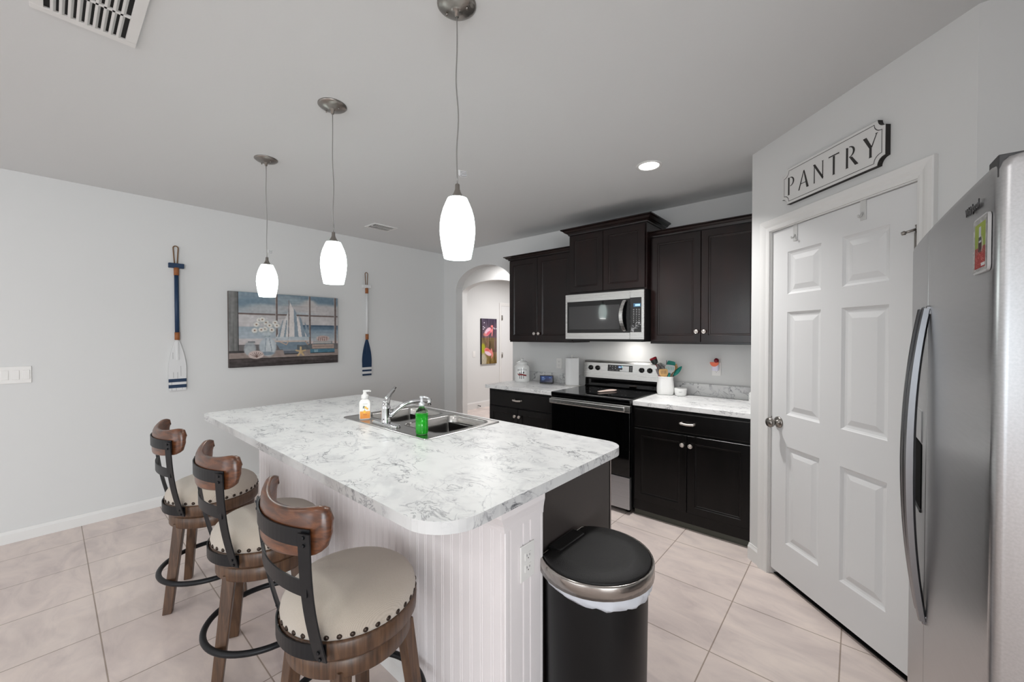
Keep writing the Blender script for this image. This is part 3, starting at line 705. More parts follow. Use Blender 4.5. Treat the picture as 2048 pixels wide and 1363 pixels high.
prof = [(0, 0), (.007, 0), (.008, .010), (.011, .022), (.020, .040), (.026, .048), (pj, .052), (pj, h_), (0, h_)]
sq = [[(WX0+0*a, WY0-.006-a, .8055+b) for a, b in prof], [(WX1+.006+a*.35, WY0-.006-a, .8055+b) for a, b in prof], [(WX1+.006+a*.35, WY1+.0, .8055+b) for a, b in prof]]
m.rings(sq, sm=False); fin(m, 'crown_moulding', PANELW, r)
m = MB(); board(m, (WX0, WY0-.006, 0), (WX1+.006, WY0-.006, 0), (0, -1, 0), .085, .012); board(m, (WX1+.006, WY0-.01, 0), (WX1+.006, WY1, 0), (1, 0, 0), .085, .010); fin(m, 'base_moulding', WHITE, r)
r = root('island_cabinet', 'espresso island base cabinets behind the white half wall, with plain side panel', 'cabinet', (-2, 1.43, 0))
m = MB(); m.box(-3.12, -.886, 1.146, 1.164, .1, .875); m.box(-3.12, -.886, 1.164, 1.70, .1, .118); m.box(-3.12, -.886, 1.68, 1.70, .118, .875)
for x_ in (-3.12, -2.50, -1.60, -.904): m.box(x_, x_+.018, 1.164, 1.68, .118, .875)
m.box(-3.12, -.90, 1.15, 1.64, 0, .101); fin(m, 'carcass', CABB, r)
m = MB(); m.box(-.8855, -.872, 1.1465, 1.705, 0, .8755, .001, 1); fin(m, 'end_panel', CABS, r)
m = MB(); m.box(-.8855, -.874, 1.7055, 1.722, .0, .8755, .001, 1); fin(m, 'edge_stile', CABB, r)
m = MB(); m.box(-.8725, -.8715, 1.7145, 1.7235, .0, .8755); fin(m, 'edge_strip', mat('edge_grey', (140, 128, 124), .4), r)
xs_ = [-3.11, -2.66, -2.05, -1.45, -.895]
for a, b in zip(xs_[:-1], xs_[1:]):
    m = MB(); m.M = Matrix.Translation((0, 2*1.7005, 0)) @ Matrix.Scale(-1, 4, (0, 1, 0)); cab_door(m, a+.004, b-.004, .12, .86, 1.68); fin(m, 'cabinet_door', CABB, r)
# outlet on island end
def outlet(M, label, name='wall_outlet', gp=None, w_=.07, h_=.115, duplex=True):
    """M: local x right, y into wall, z up; origin = plate centre on wall"""
    r = root(name, label, 'outlet', M.translation, group=gp)
    m = MB(); m.M = M; m.box(-w_/2, w_/2, -.006, -.0002, -h_/2, h_/2, .002, 2); fin(m, 'cover_plate', PLAST, r)
    for zz in (-.02, .02):
        m = MB(); m.M = M; m.box(-.0165, .0165, -.0078, -.0055, zz-.013, zz+.013, .003, 2); s_ = fin(m, 'socket', PLAST, r)
        m = MB(); m.M = M; m.box(-.008, -.006, -.0081, -.0075, zz-.001, zz+.007); m.box(.006, .008, -.0081, -.0075, zz-.001, zz+.006); m.cyl((0, -.0081, zz-.007), (0, -.0075, zz-.007), .0022, n=10); fin(m, 'slot', DARK, s_)
    return r
OM = Matrix(((0, -1, 0, WX1+.0062), (1, 0, 0, 1.052), (0, 0, 1, .670), (0, 0, 0, 1)))
outlet(OM, 'white duplex outlet on the end of the island half wall above the trash can', w_=.074, h_=.12)

# ------------------------------------------------------------------ sink
r = root('kitchen_sink', 'stainless double-bowl drop-in sink set in the island countertop', 'sink', (-2.04, 1.49, .914))
BW = [(-2.425, -2.075), (-2.005, -1.655)]; BY0, BY1 = 1.335, 1.725; RIMZ = .9185
m = MB()
holes = [rrect(a, b, BY0, BY1, .06, 6)[::-1] for a, b in BW]
m.plate(rrect(SKX0+.004, SKX1-.004, SKY0+.004, SKY1-.004, .018, 5), holes, .9165, RIMZ)
# raised outer lip
o_ = rrect(SKX0, SKX1, SKY0, SKY1, .022, 5); i_ = rrect(SKX0+.012, SKX1-.012, SKY0+.012, SKY1-.012, .012, 5)
m.rings([[(x, y, .9143) for x, y in o_], [(x+(a-x)*.25, y+(b-y)*.25, .9195) for (x, y), (a, b) in zip(o_, i_)], [(x+(a-x)*.7, y+(b-y)*.7, .9205) for (x, y), (a, b) in zip(o_, i_)], [(x, y, RIMZ-.0003) for x, y in i_]], cap0=False, cap1=False)
fin(m, 'rim', SINKM, r)
for a, b in BW:
    m = MB(); rr = []
    for ins, z in ((-.006, RIMZ+.001), (0, RIMZ+.0005), (.004, .912), (.008, .85), (.014, .76), (.03, .742), (.06, .738), (.14, .735)):
        rr.append([(x, y, z) for x, y in rrect(a+ins, b-ins, BY0+ins, BY1-ins, max(.01, .062-ins*.3), 6)])
    m.rings(rr, cap0=False, cap1=True); bo = fin(m, 'bowl', SINKM, r, False)
    m = MB(); cx, cy = (a+b)/2, (BY0+BY1)/2; m.lathe([(.045, .736), (.043, .739), (.034, .7385), (.03, .7365), (.001, .736)], (cx, cy, 0), 24); fin(m, 'drain', CHROME, bo)
    for i_f in bo.data.polygons: i_f.use_smooth = True
# faucet
FX, FY, FZ = -2.065, 1.272, RIMZ+.0003
r = root('faucet', 'chrome single-lever kitchen faucet with curved spout on the island sink', 'faucet', (FX, FY, FZ))
m = MB(); rr = []
for ins, z in ((0, 0), (.001, .008), (.006, .013), (.012, .014)):
    rr.append([(FX+x, FY+y, FZ+z) for x, y in rrect(-.128+ins, .128-ins, -.028+ins, .028-ins, .027-ins, 6)])
m.rings(rr); fin(m, 'deck_plate', CHROME, r)
m = MB(); m.lathe([(.030, .012), (.0275, .02), (.0255, .03), (.025, .085), (.027, .092), (.0275, .10), (.024, .112), (.019, .126), (.012, .138), (.001, .142)], (FX, FY, FZ), 28); fin(m, 'body', CHROME, r)
m = MB(); p0 = Vector((FX, FY, FZ+.118)); d = Vector((-.35, .94, 0)).normalized()
m.tube([p0+Vector((0, 0, -.02)), p0+d*.008+Vector((0, 0, .012)), p0+d*.022+Vector((0, 0, .036)), p0+d*.045+Vector((0, 0, .055)), p0+d*.072+Vector((0, 0, .072)), p0+d*.09+Vector((0, 0, .086))], [.0225, .020, .0155, .011, .0105, .009], 16); fin(m, 'lever_handle', CHROME, r)
m = MB(); sp = []
E_ = Vector((-1.952, 1.495, FZ+.122)); S_ = Vector((FX+.012, FY+.02, FZ+.045)); C1 = S_+(E_-S_)*.45+Vector((0, 0, .075)); C2 = E_+(S_-E_)*.22+Vector((0, 0, .016))
for i in range(15):
    t_ = i/14; sp.append((1-t_)**3*S_+3*(1-t_)**2*t_*C1+3*(1-t_)*t_*t_*C2+t_**3*E_)
m.tube(sp, [.0145-.003*i/14 for i in range(15)], 16); m.cyl(E_+Vector((0, 0, .012)), E_+Vector((0, 0, -.026)), .0135, .0145, 18); fin(m, 'spout', CHROME, r)
# white soap bottle
SXp, SYp = -2.303, 1.275
r = root('soap_bottle', 'white foaming soap bottle with orange citrus label beside the faucet', 'bottle', (SXp, SYp, RIMZ))
A_ = math.atan2(-SXp, -SYp)  # face the viewer
SM = Matrix.Translation((SXp, SYp, RIMZ+.0004)) @ Matrix.Rotation(math.atan2(-SYp, -SXp)+PI/2, 4, 'Z')
m = MB(); m.M = SM; rr = []
for k, z in ((.9, 0), (1, .006), (1, .098), (.93, .108), (.72, .118), (.52, .124), (.48, .128)):
    rr.append([(x*k, y*k, z) for x, y in rrect(-.034, .034, -.023, .023, .014, 5)])
m.rings(rr); fin(m, 'bottle_body', mat('soap_white', (244, 242, 238), .25, coat=.3), r)
m = MB(); m.M = SM; m.lathe([(.021, .126), (.022, .128), (.022, .146), (.019, .150), (.012, .153), (.010, .168)], (0, 0, 0), 20); m.box(-.012, .030, -.009, .009, .167, .178, .004); m.box(.026, .036, -.006, .006, .166, .174, .002); fin(m, 'pump', PLAST, r)
PT = Paint(40, 60, (245, 243, 238)); PT.vgrad(.52, 1., (244, 170, 60), (236, 140, 30)); PT.ell(.45, .55, .12, .09, (250, 195, 60)); PT.ell(.55, .28, .12, .07, (240, 190, 50)); PT.ell(.72, .36, .10, .06, (245, 175, 40)); PT.ell(.36, .25, .05, .1, (60, 80, 60), ang=.5); PT.line(.45, .2, .5, .5, .02, (70, 90, 60)); PT.rect(.3, .75, .03, .05, (90, 90, 90)); PT.rect(.3, .7, .72, .75, (200, 90, 20)); PT.rect(.35, .65, .8, .82, (210, 110, 40))
m = MB(); m.M = SM; raster(m, PT.img(), (-.029, -.0234, .100), (.058, 0, 0), (0, 0, -.094)); fin(m, 'label_print', PRINTG, r, False)
# green soap dispenser
GX, GY = -1.722, 1.272
r = root('soap_dispenser', 'ribbed clear glass dispenser of bright green soap near the sink corner', 'bottle', (GX, GY, RIMZ))
GL = mat('clear_glass', (255, 255, 255), .02, trans=1., ior=1.3)
m = MB(); pf = [(.001, 0), (.027, 0), (.031, .004)]
for k in range(9): z = .010+k*.0115; pf += [(.0305, z), (.033, z+.004), (.033, z+.0075), (.0305, z+.0113)]
pf += [(.031, .118), (.027, .127), (.020, .134), (.014, .138), (.013, .148)]
m.lathe(pf, (GX, GY, RIMZ+.0004), 32, cap1=False); fin(m, 'glass_bottle', mat('green_glass', (225, 245, 225), .03, trans=1., ior=1.25), r)
GREEN = mat('green_liquid', (20, 190, 30), .08, spec=.6, emit=None, coat=.5)
m = MB(); m.lathe([(.001, .004), (.026, .004), (.0288, .008), (.0288, .108), (.001, .108)], (GX, GY, RIMZ), 32); fin(m, 'liquid_soap', GREEN, r)
CL = mat('clear_plastic', (225, 228, 230), .08, metal=.55)
m = MB(); m.lathe([(.0155, .147), (.0155, .163), (.012, .166), (.008, .168), (.007, .188), (.011, .190), (.011, .198), (.001, .200)], (GX, GY, RIMZ), 20)
m.tube([(GX, GY, RIMZ+.194), (GX+.02, GY+.012, RIMZ+.194), (GX+.036, GY+.022, RIMZ+.187)], [.006, .005, .004], 10); fin(m, 'pump', CL, r)

# ------------------------------------------------------------------ pendants
CORD = mat('cord_clear', (150, 148, 145), .3, metal=.5)
def pendant(x, y, label, ztop, tagdir):
    r = root('pendant_light', label, 'pendant light', (x, y, ZC), group='pendant lights over the island')
    m = MB(); m.lathe([(.067, 0), (.067, -.004), (.060, -.010), (.044, -.017), (.022, -.023), (.008, -.026), (.007, -.042), (.001, -.042)], (x, y, ZC-.0003), 36)
    cn = fin(m, 'canopy', NICKEL, r)
    for sx in (-1, 1):
        m = MB(); m.cyl((x+sx*.036, y+sx*.014, ZC-.018), (x+sx*.036, y+sx*.014, ZC-.027), .0035, n=10); fin(m, 'screw', NICKEL, cn)
    m = MB(); pts = []
    for i in range(25):
        t_ = i/24; z = ZC-.04-(ZC-.04-ztop)*t_; k = math.sin(PI*t_)
        pts.append((x+.0035*math.sin(t_*14+x)*k, y+.0035*math.cos(t_*11)*k, z))
    m.tube(pts, .0022, 6); fin(m, 'cord', CORD, r)
    m = MB(); m.lathe([(.007, 0), (.008, -.002), (.0085, -.018), (.012, -.028), (.020, -.042), (.034, -.053), (.036, -.0555), (.001, -.0555)], (x, y, ztop), 28); fin(m, 'socket_cap', NICKEL, r)
    m = MB(); zt = ztop-.050; Hs = .207
    pf = []
    for t_, rr_ in ((0, .034), (.03, .037), (.08, .0415), (.18, .050), (.30, .0570), (.42, .0605), (.55, .0615), (.68, .0590), (.80, .0555), (.92, .0505), (1, .047)): pf.append((rr_, -Hs*t_))
    pf += [(.044, -Hs*1.002), (.044, -Hs*.96), (.052, -Hs*.7), (.055, -Hs*.5), (.048, -Hs*.25), (.030, -Hs*.03)]
    m.lathe(pf, (x, y, zt), 36, cap0=False, cap1=False); fin(m, 'glass_shade', SHADE, r)
    area('pendant_bulb', (x, y, zt-Hs-.002), (0, 0, 0), .085, .085, 1.5, (1, .985, .97), 'DISK')
    m = MB(); d = Vector((math.cos(tagdir), math.sin(tagdir), 0)); zz = ztop+.042
    pp = []
    for i in range(6):
        t_ = i/5; pp.append(Vector((x, y, zz))+d*(.004+.028*t_)+Vector((0, 0, -.005*math.sin(t_*2.2))))
    for i in range(5): m.quad(pp[i]+Vector((0, 0, .010)), pp[i+1]+Vector((0, 0, .010)), pp[i+1]-Vector((0, 0, .010)), pp[i]-Vector((0, 0, .010)))
    m.mi = 1
    for k in range(4):
        for i in range(1, 5):
            for sd in (-.0004, .0004):
                o2 = Vector((-d.y, d.x, 0))*sd; a_, b_ = pp[i], pp[i+1] if i < 5 else pp[i]
                z_ = .0075-.0048*k; m.quad(a_+o2+Vector((0, 0, z_)), b_+o2+Vector((0, 0, z_)), b_+o2+Vector((0, 0, z_-.0018)), a_+o2+Vector((0, 0, z_-.0018)))
    fin(m, 'cord_tag', [mat('tag_white', (200, 200, 200), .5), mat('tag_ink', (60, 60, 60), .5)], r, False)
pendant(-2.915, .936, 'glowing white glass pendant light farthest from the viewer, in front of the canvas', 1.944, .9)
pendant(-1.985, .936, 'glowing white glass pendant light in the middle of the row of three', 1.950, 2.6)
pendant(-1.058, .936, 'glowing white glass pendant light nearest the viewer, largest of three', 1.960, .9)

# ------------------------------------------------------------------ stools
def arc_pts(R, c, a0, a1, n, z=0): return [Vector((c[0]+R*math.cos(a0+(a1-a0)*i/n), c[1]+R*math.sin(a0+(a1-a0)*i/n), z)) for i in range(n+1)]
def make_stool(rot, label, loc):
    r = root('bar_stool', label, 'bar stool', (0, 0, 0), group='swivel bar stools along the island')
    LR = Matrix.Rotation(rot, 4, 'Z')
    for k in range(4):
        a = PI/4+k*PI/2; d = Vector((math.cos(a), math.sin(a), 0)); rr = []
        for z, rad, hw in ((.0, .232, .0175), (.003, .2315, .019), (.25, .198, .021), (.447, .172, .023)):
            c = d*rad+Vector((0, 0, z)); b = []
            for sx, sy in ((-1, -1), (1, -1), (1, 1), (-1, 1)): b.append(LR @ (c+Vector((sx*hw, sy*hw, 0))))
            rr.append(b)
        m = MB(); m.rings(rr, sm=False); lg = fin(m, 'leg', STOOLL, r)
        bv = lg.modifiers.new('b', 'BEVEL'); bv.width = .003; bv.segments = 2
    m = MB(); m.tube(arc_pts(.240, (0, 0), 0, 2*PI*71/72, 71, .165), .0125, 12, closed=True); fin(m, 'foot_ring', BLACKM, r)
    m = MB(); m.lathe([(.150, .425), (.192, .425), (.196, .430), (.196, .478), (.190, .484), (.1, .484)], n=56); fin(m, 'swivel_base', STOOLL, r)
    m = MB(); m.lathe([(.10, .4843), (.195, .4845), (.206, .490), (.2145, .502), (.216, .545), (.211, .552), (.1, .552)], n=56); fin(m, 'seat_frame', STOOLL, r)
    m = MB(); pf = [(.05, .5525), (.208, .5525), (.2115, .560), (.2125, .572), (.209, .590), (.198, .608), (.178, .624), (.145, .637), (.10, .645), (.05, .648), (.001, .649)]
    m.lathe(pf, n=56, cap0=True); cu = fin(m, 'seat_cushion', FABRIC, r)
    nm = None
    for k in range(37):
        a = 2*PI*k/37+.05
        if nm is None:
            m = MB(); m.lathe([(.0082, 0), (.0074, .003), (.0045, .005), (.001, .0056)], (0, 0, 0), 10, 'z'); nh = fin(m, 'nail_head', mat('nail_bronze', (64, 54, 48), .35, metal=.8), cu); nm = nh
        else:
            nh = nm.copy(); COL.objects.link(nh); nh.parent = cu
        nh.matrix_local = Matrix.Translation((.2108*math.cos(a), .2108*math.sin(a), .565)) @ Matrix.Rotation(a, 4, 'Z') @ Matrix.Rotation(PI/2, 4, 'Y')
    # metal back frame
    AR, AC_ = .345, (0, .098)
    def ycurve(z):
        t_ = (z-.49)/(.875-.49); return -.163-.060*t_-.012*math.sin(PI*t_)
    fr = []
    for sx in (-1, 1):
        pts, ups, outs = [], [], []
        for i in range(13):
            z = .508+(.905-.508)*i/12; x = sx*(.150+.032*(i/12)); pts.append((x, ycurve(z), z))
            a = math.atan2(.163, .150) if 0 else None
            od = Vector((sx*.42, -1, 0)).normalized(); ups.append(Vector((-od.y*1, od.x, 0)).normalized()); outs.append(od)
        m = MB(); m.strip(pts, ups, .040, .005, outs); fin(m, 'upright_bar', BLACKM, r)
    def band(name, za, h, fn, n=20, half=.157):
        pts, outs = [], []
        for i in range(n+1):
            x = -half+2*half*i/n; pts.append(Vector((x, fn(x), za)))
        for i in range(n+1):
            a_ = pts[min(i+1, n)]-pts[max(i-1, 0)]; outs.append(Vector((a_.y, -a_.x, 0)).normalized())
        m = MB(); m.strip(pts, Vector((0, 0, 1)), h, .004, outs); return fin(m, name, BLACKM, r)
    band('lower_band', .530, .045, lambda x: -math.sqrt(.2215**2-x*x))
    ym = ycurve(.745)
    band('middle_band', .745, .044, lambda x: ym-.030*(1-(x/.172)**2), half=.172)
    yt = ycurve(.855)
    tb = band('upper_band', .888, .048, lambda x: AC_[1]-math.sqrt((AR+.014)**2-x*x)-.0015, half=.186)
    # rivets
    for sx in (-1, 1):
        for z in (.518, .541, .872, .895):
            m = MB(); od = Vector((sx*.42, -1, 0)).normalized(); p = Vector((sx*(.150+.032*(z-.486)/.429), ycurve(z), z))+od*.003; m.cyl(p, p+od*.004, .0055, .004, 10); fin(m, 'rivet', BLACKM, r)
    # wooden backrest
    m = MB(); n = 36; rr = []; hm = math.radians(39)
    for i in range(n+1):
        t_ = -1+2*i/n; a = -PI/2+hm*t_; rad = Vector((math.cos(a), math.sin(a), 0)); c = Vector((AC_[0], AC_[1], 0))+rad*AR
        e = abs(t_); en = max(0., (e-.78)/.22); q = math.sqrt(max(0., 1-en*en))
        zt = .948+.028*e*e; zb = .822+.022*e*e; mid = (zt+zb)/2; hh = (zt-zb)/2*(.35+.65*q); th = .010+.003*(1-e)
        if i in (0, n): th *= .45; hh *= .8
        fwd = -rad*.012*en
        sec = []
        for k in range(16):
            b = 2*PI*k/16; cx, cz = math.cos(b), math.sin(b); ex = .32
            sec.append(c+fwd+rad*(th*math.copysign(abs(cx)**ex, cx))+Vector((0, 0, mid+hh*math.copysign(abs(cz)**ex, cz)))-rad*.010*(cz > 0)*abs(cz))
        rr.append(sec)
    m.rings(rr); fin(m, 'backrest', STOOLW, r)
    r.location = loc
    return r
make_stool(math.radians(-25), 'walnut swivel bar stool farthest from the viewer, at the left end of the island', (-2.770, .605, 0))
make_stool(math.radians(-25), 'walnut swivel bar stool in the middle of the row of three', (-2.030, .645, 0))
make_stool(math.radians(8), 'walnut swivel bar stool nearest the viewer, its beige seat fully in view', (-1.297, .664, 0))

# ------------------------------------------------------------------ trash can
TCX, TCY, TR = -.715, 1.29, .205
r = root('trash_can', 'black semi-round trash can with steel rim band against the island end', 'trash can', (TCX, TCY, 0))
def dshape(R, back, n=30, fr=1.0):
    """D outline: round towards +x, flat back at x=-back"""
    pts = []
    a_lim = math.acos(max(-1, -back/R))
    for i in range(n+1):
        a = -a_lim+2*a_lim*i/n; pts.append((TCX+R*math.cos(a)*(fr if math.cos(a) > 0 else 1), TCY+R*math.sin(a)))
    return pts
BKD = .148
m = MB(); rr = []
for k, z in ((.86, 0), (.865, .01), (.90, .60), (.90, .625)): rr.append([(x, y, z) for x, y in dshape(TR*k, BKD*.93)])
m.rings(rr); fin(m, 'body', mat('can_black', (13, 13, 14), .4, spec=.3), r)
m = MB(); rr = []
for k, z in ((.965, .598), (1.0, .600), (1.0, .640), (.985, .646), (.95, .646), (.95, .640)): rr.append([(x, y, z) for x, y in dshape(TR*k, BKD*min(k, 1)*.98)])
m.rings(rr, cap0=False, cap1=False); fin(m, 'rim_band', mat('rim_steel', (170, 165, 160), .2, metal=1), r)
m = MB(); rr = []
for k, z in ((.94, .632), (.94, .647), (.915, .652), (.6, .653), (.2, .6535)): rr.append([(x, y, z) for x, y in dshape(TR*k, BKD*k*.93)])
m.rings(rr); fin(m, 'lid', LIDM, r)
m = MB(); m.box(TCX-BKD*1.0, TCX-BKD*.62, TCY-.085, TCY+.085, .60, .656, .006); fin(m, 'hinge_housing', BLACKP, r)
m = MB(); rr = []
for j, (k, z) in enumerate(((.965, .603), (.955, .598), (.94, .592), (.925, .588), (.908, .591))):
    ring = []
    ds = dshape(TR*k, BKD*.95, 60)
    for i, (x, y) in enumerate(ds):
        q = i/60; dip = .034*math.sin(PI*min(1, max(0, q*1.0)))**1.5*(j in (2, 3, 4, 1))*(.6 if j == 1 else 1)
        ring.append((x+.003*math.sin(i*1.9+j), y+.003*math.cos(i*1.3+j), z-dip+.0035*math.sin(i*.9+j*2)))
    rr.append(ring)
m.rings(rr, cap0=False, cap1=False); tag(fin(m, 'trash_bag', BAGM), 'white plastic liner bag showing below the steel rim of the trash can', 'bag')

# ------------------------------------------------------------------ refrigerator
N0 = Vector((.172, 1.022, 0)); FD = Vector((-.0396, .9992, 0)).normalized()
FM = Matrix(((FD.y, FD.x, 0, N0.x), (-FD.x, FD.y, 0, N0.y), (0, 0, 1, 0), (0, 0, 0, 1)))
# local: x into the fridge (+x back), y along the width (0 near .. FW far), z up
FWd, FHt, GAP = .872, 1.728, .545
r = root('refrigerator', 'stainless side-by-side refrigerator with curved handles at the right edge', 'refrigerator', FM @ Vector((.3, .45, 0)))
m = MB(); m.M = FM; m.box(.075, .70, .006, FWd-.006, .03, 1.695, .004); m.box(.09, .69, .02, FWd-.02, 0, .031); fin(m, 'body', STEELZ, r)
def fdoor(m, y0, y1, z0, z1, sign, back=.07, n=14):
    """door with gently bowed front, rounded outer edge at near or far side"""
    rr = []
    Y = [y0+(y1-y0)*i/n for i in range(n+1)]
    def bow(y): t_ = (y-FWd/2)/(FWd/2); return -.006*(1-t_*t_)
    sec = []
    R = .016
    for y in Y[1:-1]: sec.append((bow(y), y))
    def corner(yc, s):  # rounded corner
        return [(bow(yc)+R*(1-math.cos(a)), yc+s*(R*math.sin(a)-R)) for a in [PI/2*k/5 for k in range(6)]]
    near = corner(y0, -1) if sign == 'near' else [(bow(y0)+.002, y0), (bow(y0)+.0005, y0+.0015)][::-1]
    far = corner(y1, 1) if sign == 'far' else [(bow(y1)+.0005, y1-.0015), (bow(y1)+.002, y1)]
    near = near[::-1] if sign == 'near' else near[::-1]
    if sign == 'near': sec = [p for p in sec if p[1] > y0+R]
    if sign == 'far': sec = [p for p in sec if p[1] < y1-R]
    prof = near+sec+far
    full = prof+[(back, prof[-1][1]), (back, prof[0][1])]
    Zs = [(z0, .004), (z0+.004, 0)] + [(z0+(z1-z0)*k/6, 0) for k in range(1, 6)]
    rings = []
    for z, ins in [(z0, .003), (z0+.004, 0), (z1-.02, 0), (z1-.008, .003), (z1-.002, .009), (z1, .018)]:
        rings.append([(x+ins if i < len(prof) else x, y, z) for i, (x, y) in enumerate(full)])
    m.rings(rings, sm=True)
m = MB(); m.M = FM; fdoor(m, 0, GAP-.003, .085, FHt, 'near'); fd = fin(m, 'refrigerator_door', STEELZ, r)
m = MB(); m.M = FM; fdoor(m, GAP+.003, FWd, .085, FHt, 'far'); zd = fin(m, 'freezer_door', STEELZ, r)
for o in (fd, zd):
    md = o.modifiers.new('e', 'EDGE_SPLIT'); md.split_angle = math.radians(35)
m = MB(); m.M = FM; m.box(.03, .09, .01, FWd-.01, 0, .08); fin(m, 'toe_grille', BLACKP, r)
for nm_, y_, pd in (('door_handle', GAP-.030, fd), ('door_handle', GAP+.030, zd)):
    m = MB(); m.M = FM; pts, outs = [], []
    for i in range(25):
        t_ = -1+2*i/24; z = 1.085+t_*.420; d_ = .010+.030*(1-abs(t_)**2.2); pts.append(Vector((-.004-d_, y_, z)))
    rr = []
    for i, p in enumerate(pts):
        t_ = -1+2*i/24; hw = .0125; tk = .011+.004*(1-abs(t_)); a = (pts[min(i+1, 24)]-pts[max(i-1, 0)]).normalized(); o_ = Vector((-a.z, 0, a.x)); 
        if o_.x > 0: o_ = -o_
        rr.append([p+o_*tk*.6+Vector((0, -hw*.55, 0)), p+o_*tk*.35+Vector((0, -hw, 0)), p-o_*tk*.6+Vector((0, -hw, 0)), p-o_*tk+Vector((0, -hw*.5, 0)), p-o_*tk+Vector((0, hw*.5, 0)), p-o_*tk*.6+Vector((0, hw, 0)), p+o_*tk*.35+Vector((0, hw, 0)), p+o_*tk*.6+Vector((0, hw*.55, 0)), p+o_*tk*.45, ])
    m.rings(rr, sm=False)
    for z in (.668, 1.500): m.box(-.014, .002, y_-.010, y_+.010, z-.012, z+.012, .003)
    fin(m, nm_, mat('handle_steel', (150, 151, 154), .25, metal=1), pd)
# dispenser on freezer door
m = MB(); m.M = FM; dy0, dy1 = GAP+.058, FWd-.045
m.box(-.0075, .004, dy0, dy1, 1.124, 1.218, .004); fin(m, 'dispenser_panel', mat('dispenser_grey', (176, 177, 179), .3, metal=.6), zd)
m = MB(); m.M = FM; m.box(-.0074, .003, dy0, dy1, .935, 1.122, .003); ni = fin(m, 'dispenser_niche', mat('niche_black', (6, 6, 6), .8, spec=.1), zd)
m = MB(); m.M = FM; m.box(-.010, .003, dy0, dy1, .925, .934, .003); fin(m, 'drip_tray', BLACKP, zd)
m = MB(); m.M = FM; m.box(.002, .075, .006, .055, FHt-.034, FHt+.004, .002); m.box(.03, .20, .008, .08, FHt-.034, FHt-.014, .002); m.lathe([(.018, FHt-.014), (.016, FHt-.002), (.006, FHt+.004), (.001, FHt+.004)], (.115, .035, 0), 16); fin(m, 'hinge_cover', mat('hinge_grey', (58, 58, 59), .5), r)
# badge lettering: reading direction runs from far to near (local -y)
m = MB(); bz = 1.672; by = .121
TM = FM @ Matrix(((0, 0, 1, -.0052), (-1, 0, 0, by), (0, 1, 0, bz), (0, 0, 0, 1)))
TM = FM @ Matrix(((0, 0, -1, -.0048), (-1, 0, 0, by), (0, 1, 0, bz), (0, 0, 0, 1)))
text_mb(m, 'Whirlpool', .022, TM, .0008); fin(m, 'badge', mat('badge_steel', (70, 70, 72), .3, metal=.8), fd)
# magnet
PT = Paint(44, 104, (168, 168, 166)); PT.noise(14, 12, 26)
PT.vgrad(.10, .55, (150, 165, 62), (132, 150, 58), .14, .90); PT.vgrad(.55, .94, (140, 60, 50), (150, 34, 30), .14, .90)
PT.ell(.55, .50, .17, .16, (200, 195, 180), .8); PT.ell(.52, .52, .12, .22, (60, 26, 24)); PT.rect(.44, .60, .16, .36, (190, 190, 196)); PT.rect(.43, .61, .36, .42, (60, 60, 66)); PT.rect(.43, .61, .42, .46, (180, 180, 190)); PT.ell(.52, .78, .32, .13, (158, 40, 34)); PT.noise(9, 30, 60, (PT.V > .6)*1.)
for k in range(70): PT.ell(.2+.62*PT.r.rand(), .6+.32*PT.r.rand(), .012, .006, (225, 170, 160), .7)
PT.rect(.62, .88, .86, .91, (205, 205, 205))
mg = root('fridge_magnet', 'rectangular picture magnet of a dark bottle on red ice on the refrigerator door', 'magnet', FM @ Vector((-.006, .064, 1.545)))
m = MB(); m.M = FM; y1_, y0_, zb, zt = .108, .020, 1.545, 1.645
def bowx(y): t_ = (y-FWd/2)/(FWd/2); return -.006*(1-t_*t_)
xm = bowx(.06)-.0038
pts = rrect(y0_, y1_, zb, zt, .009, 4); m.prism([(xm, y, z) for y, z in pts], (.0042, 0, 0)); fin(m, 'magnet_body', mat('magnet_edge', (190, 190, 190), .3), mg)
m = MB(); m.M = FM; raster(m, PT.img(), (xm-.0004, y1_-.003, zt-.003), (0, -(y1_-y0_-.006), 0), (0, 0, -(zt-zb-.006))); fin(m, 'picture_print', PRINT, mg, False)

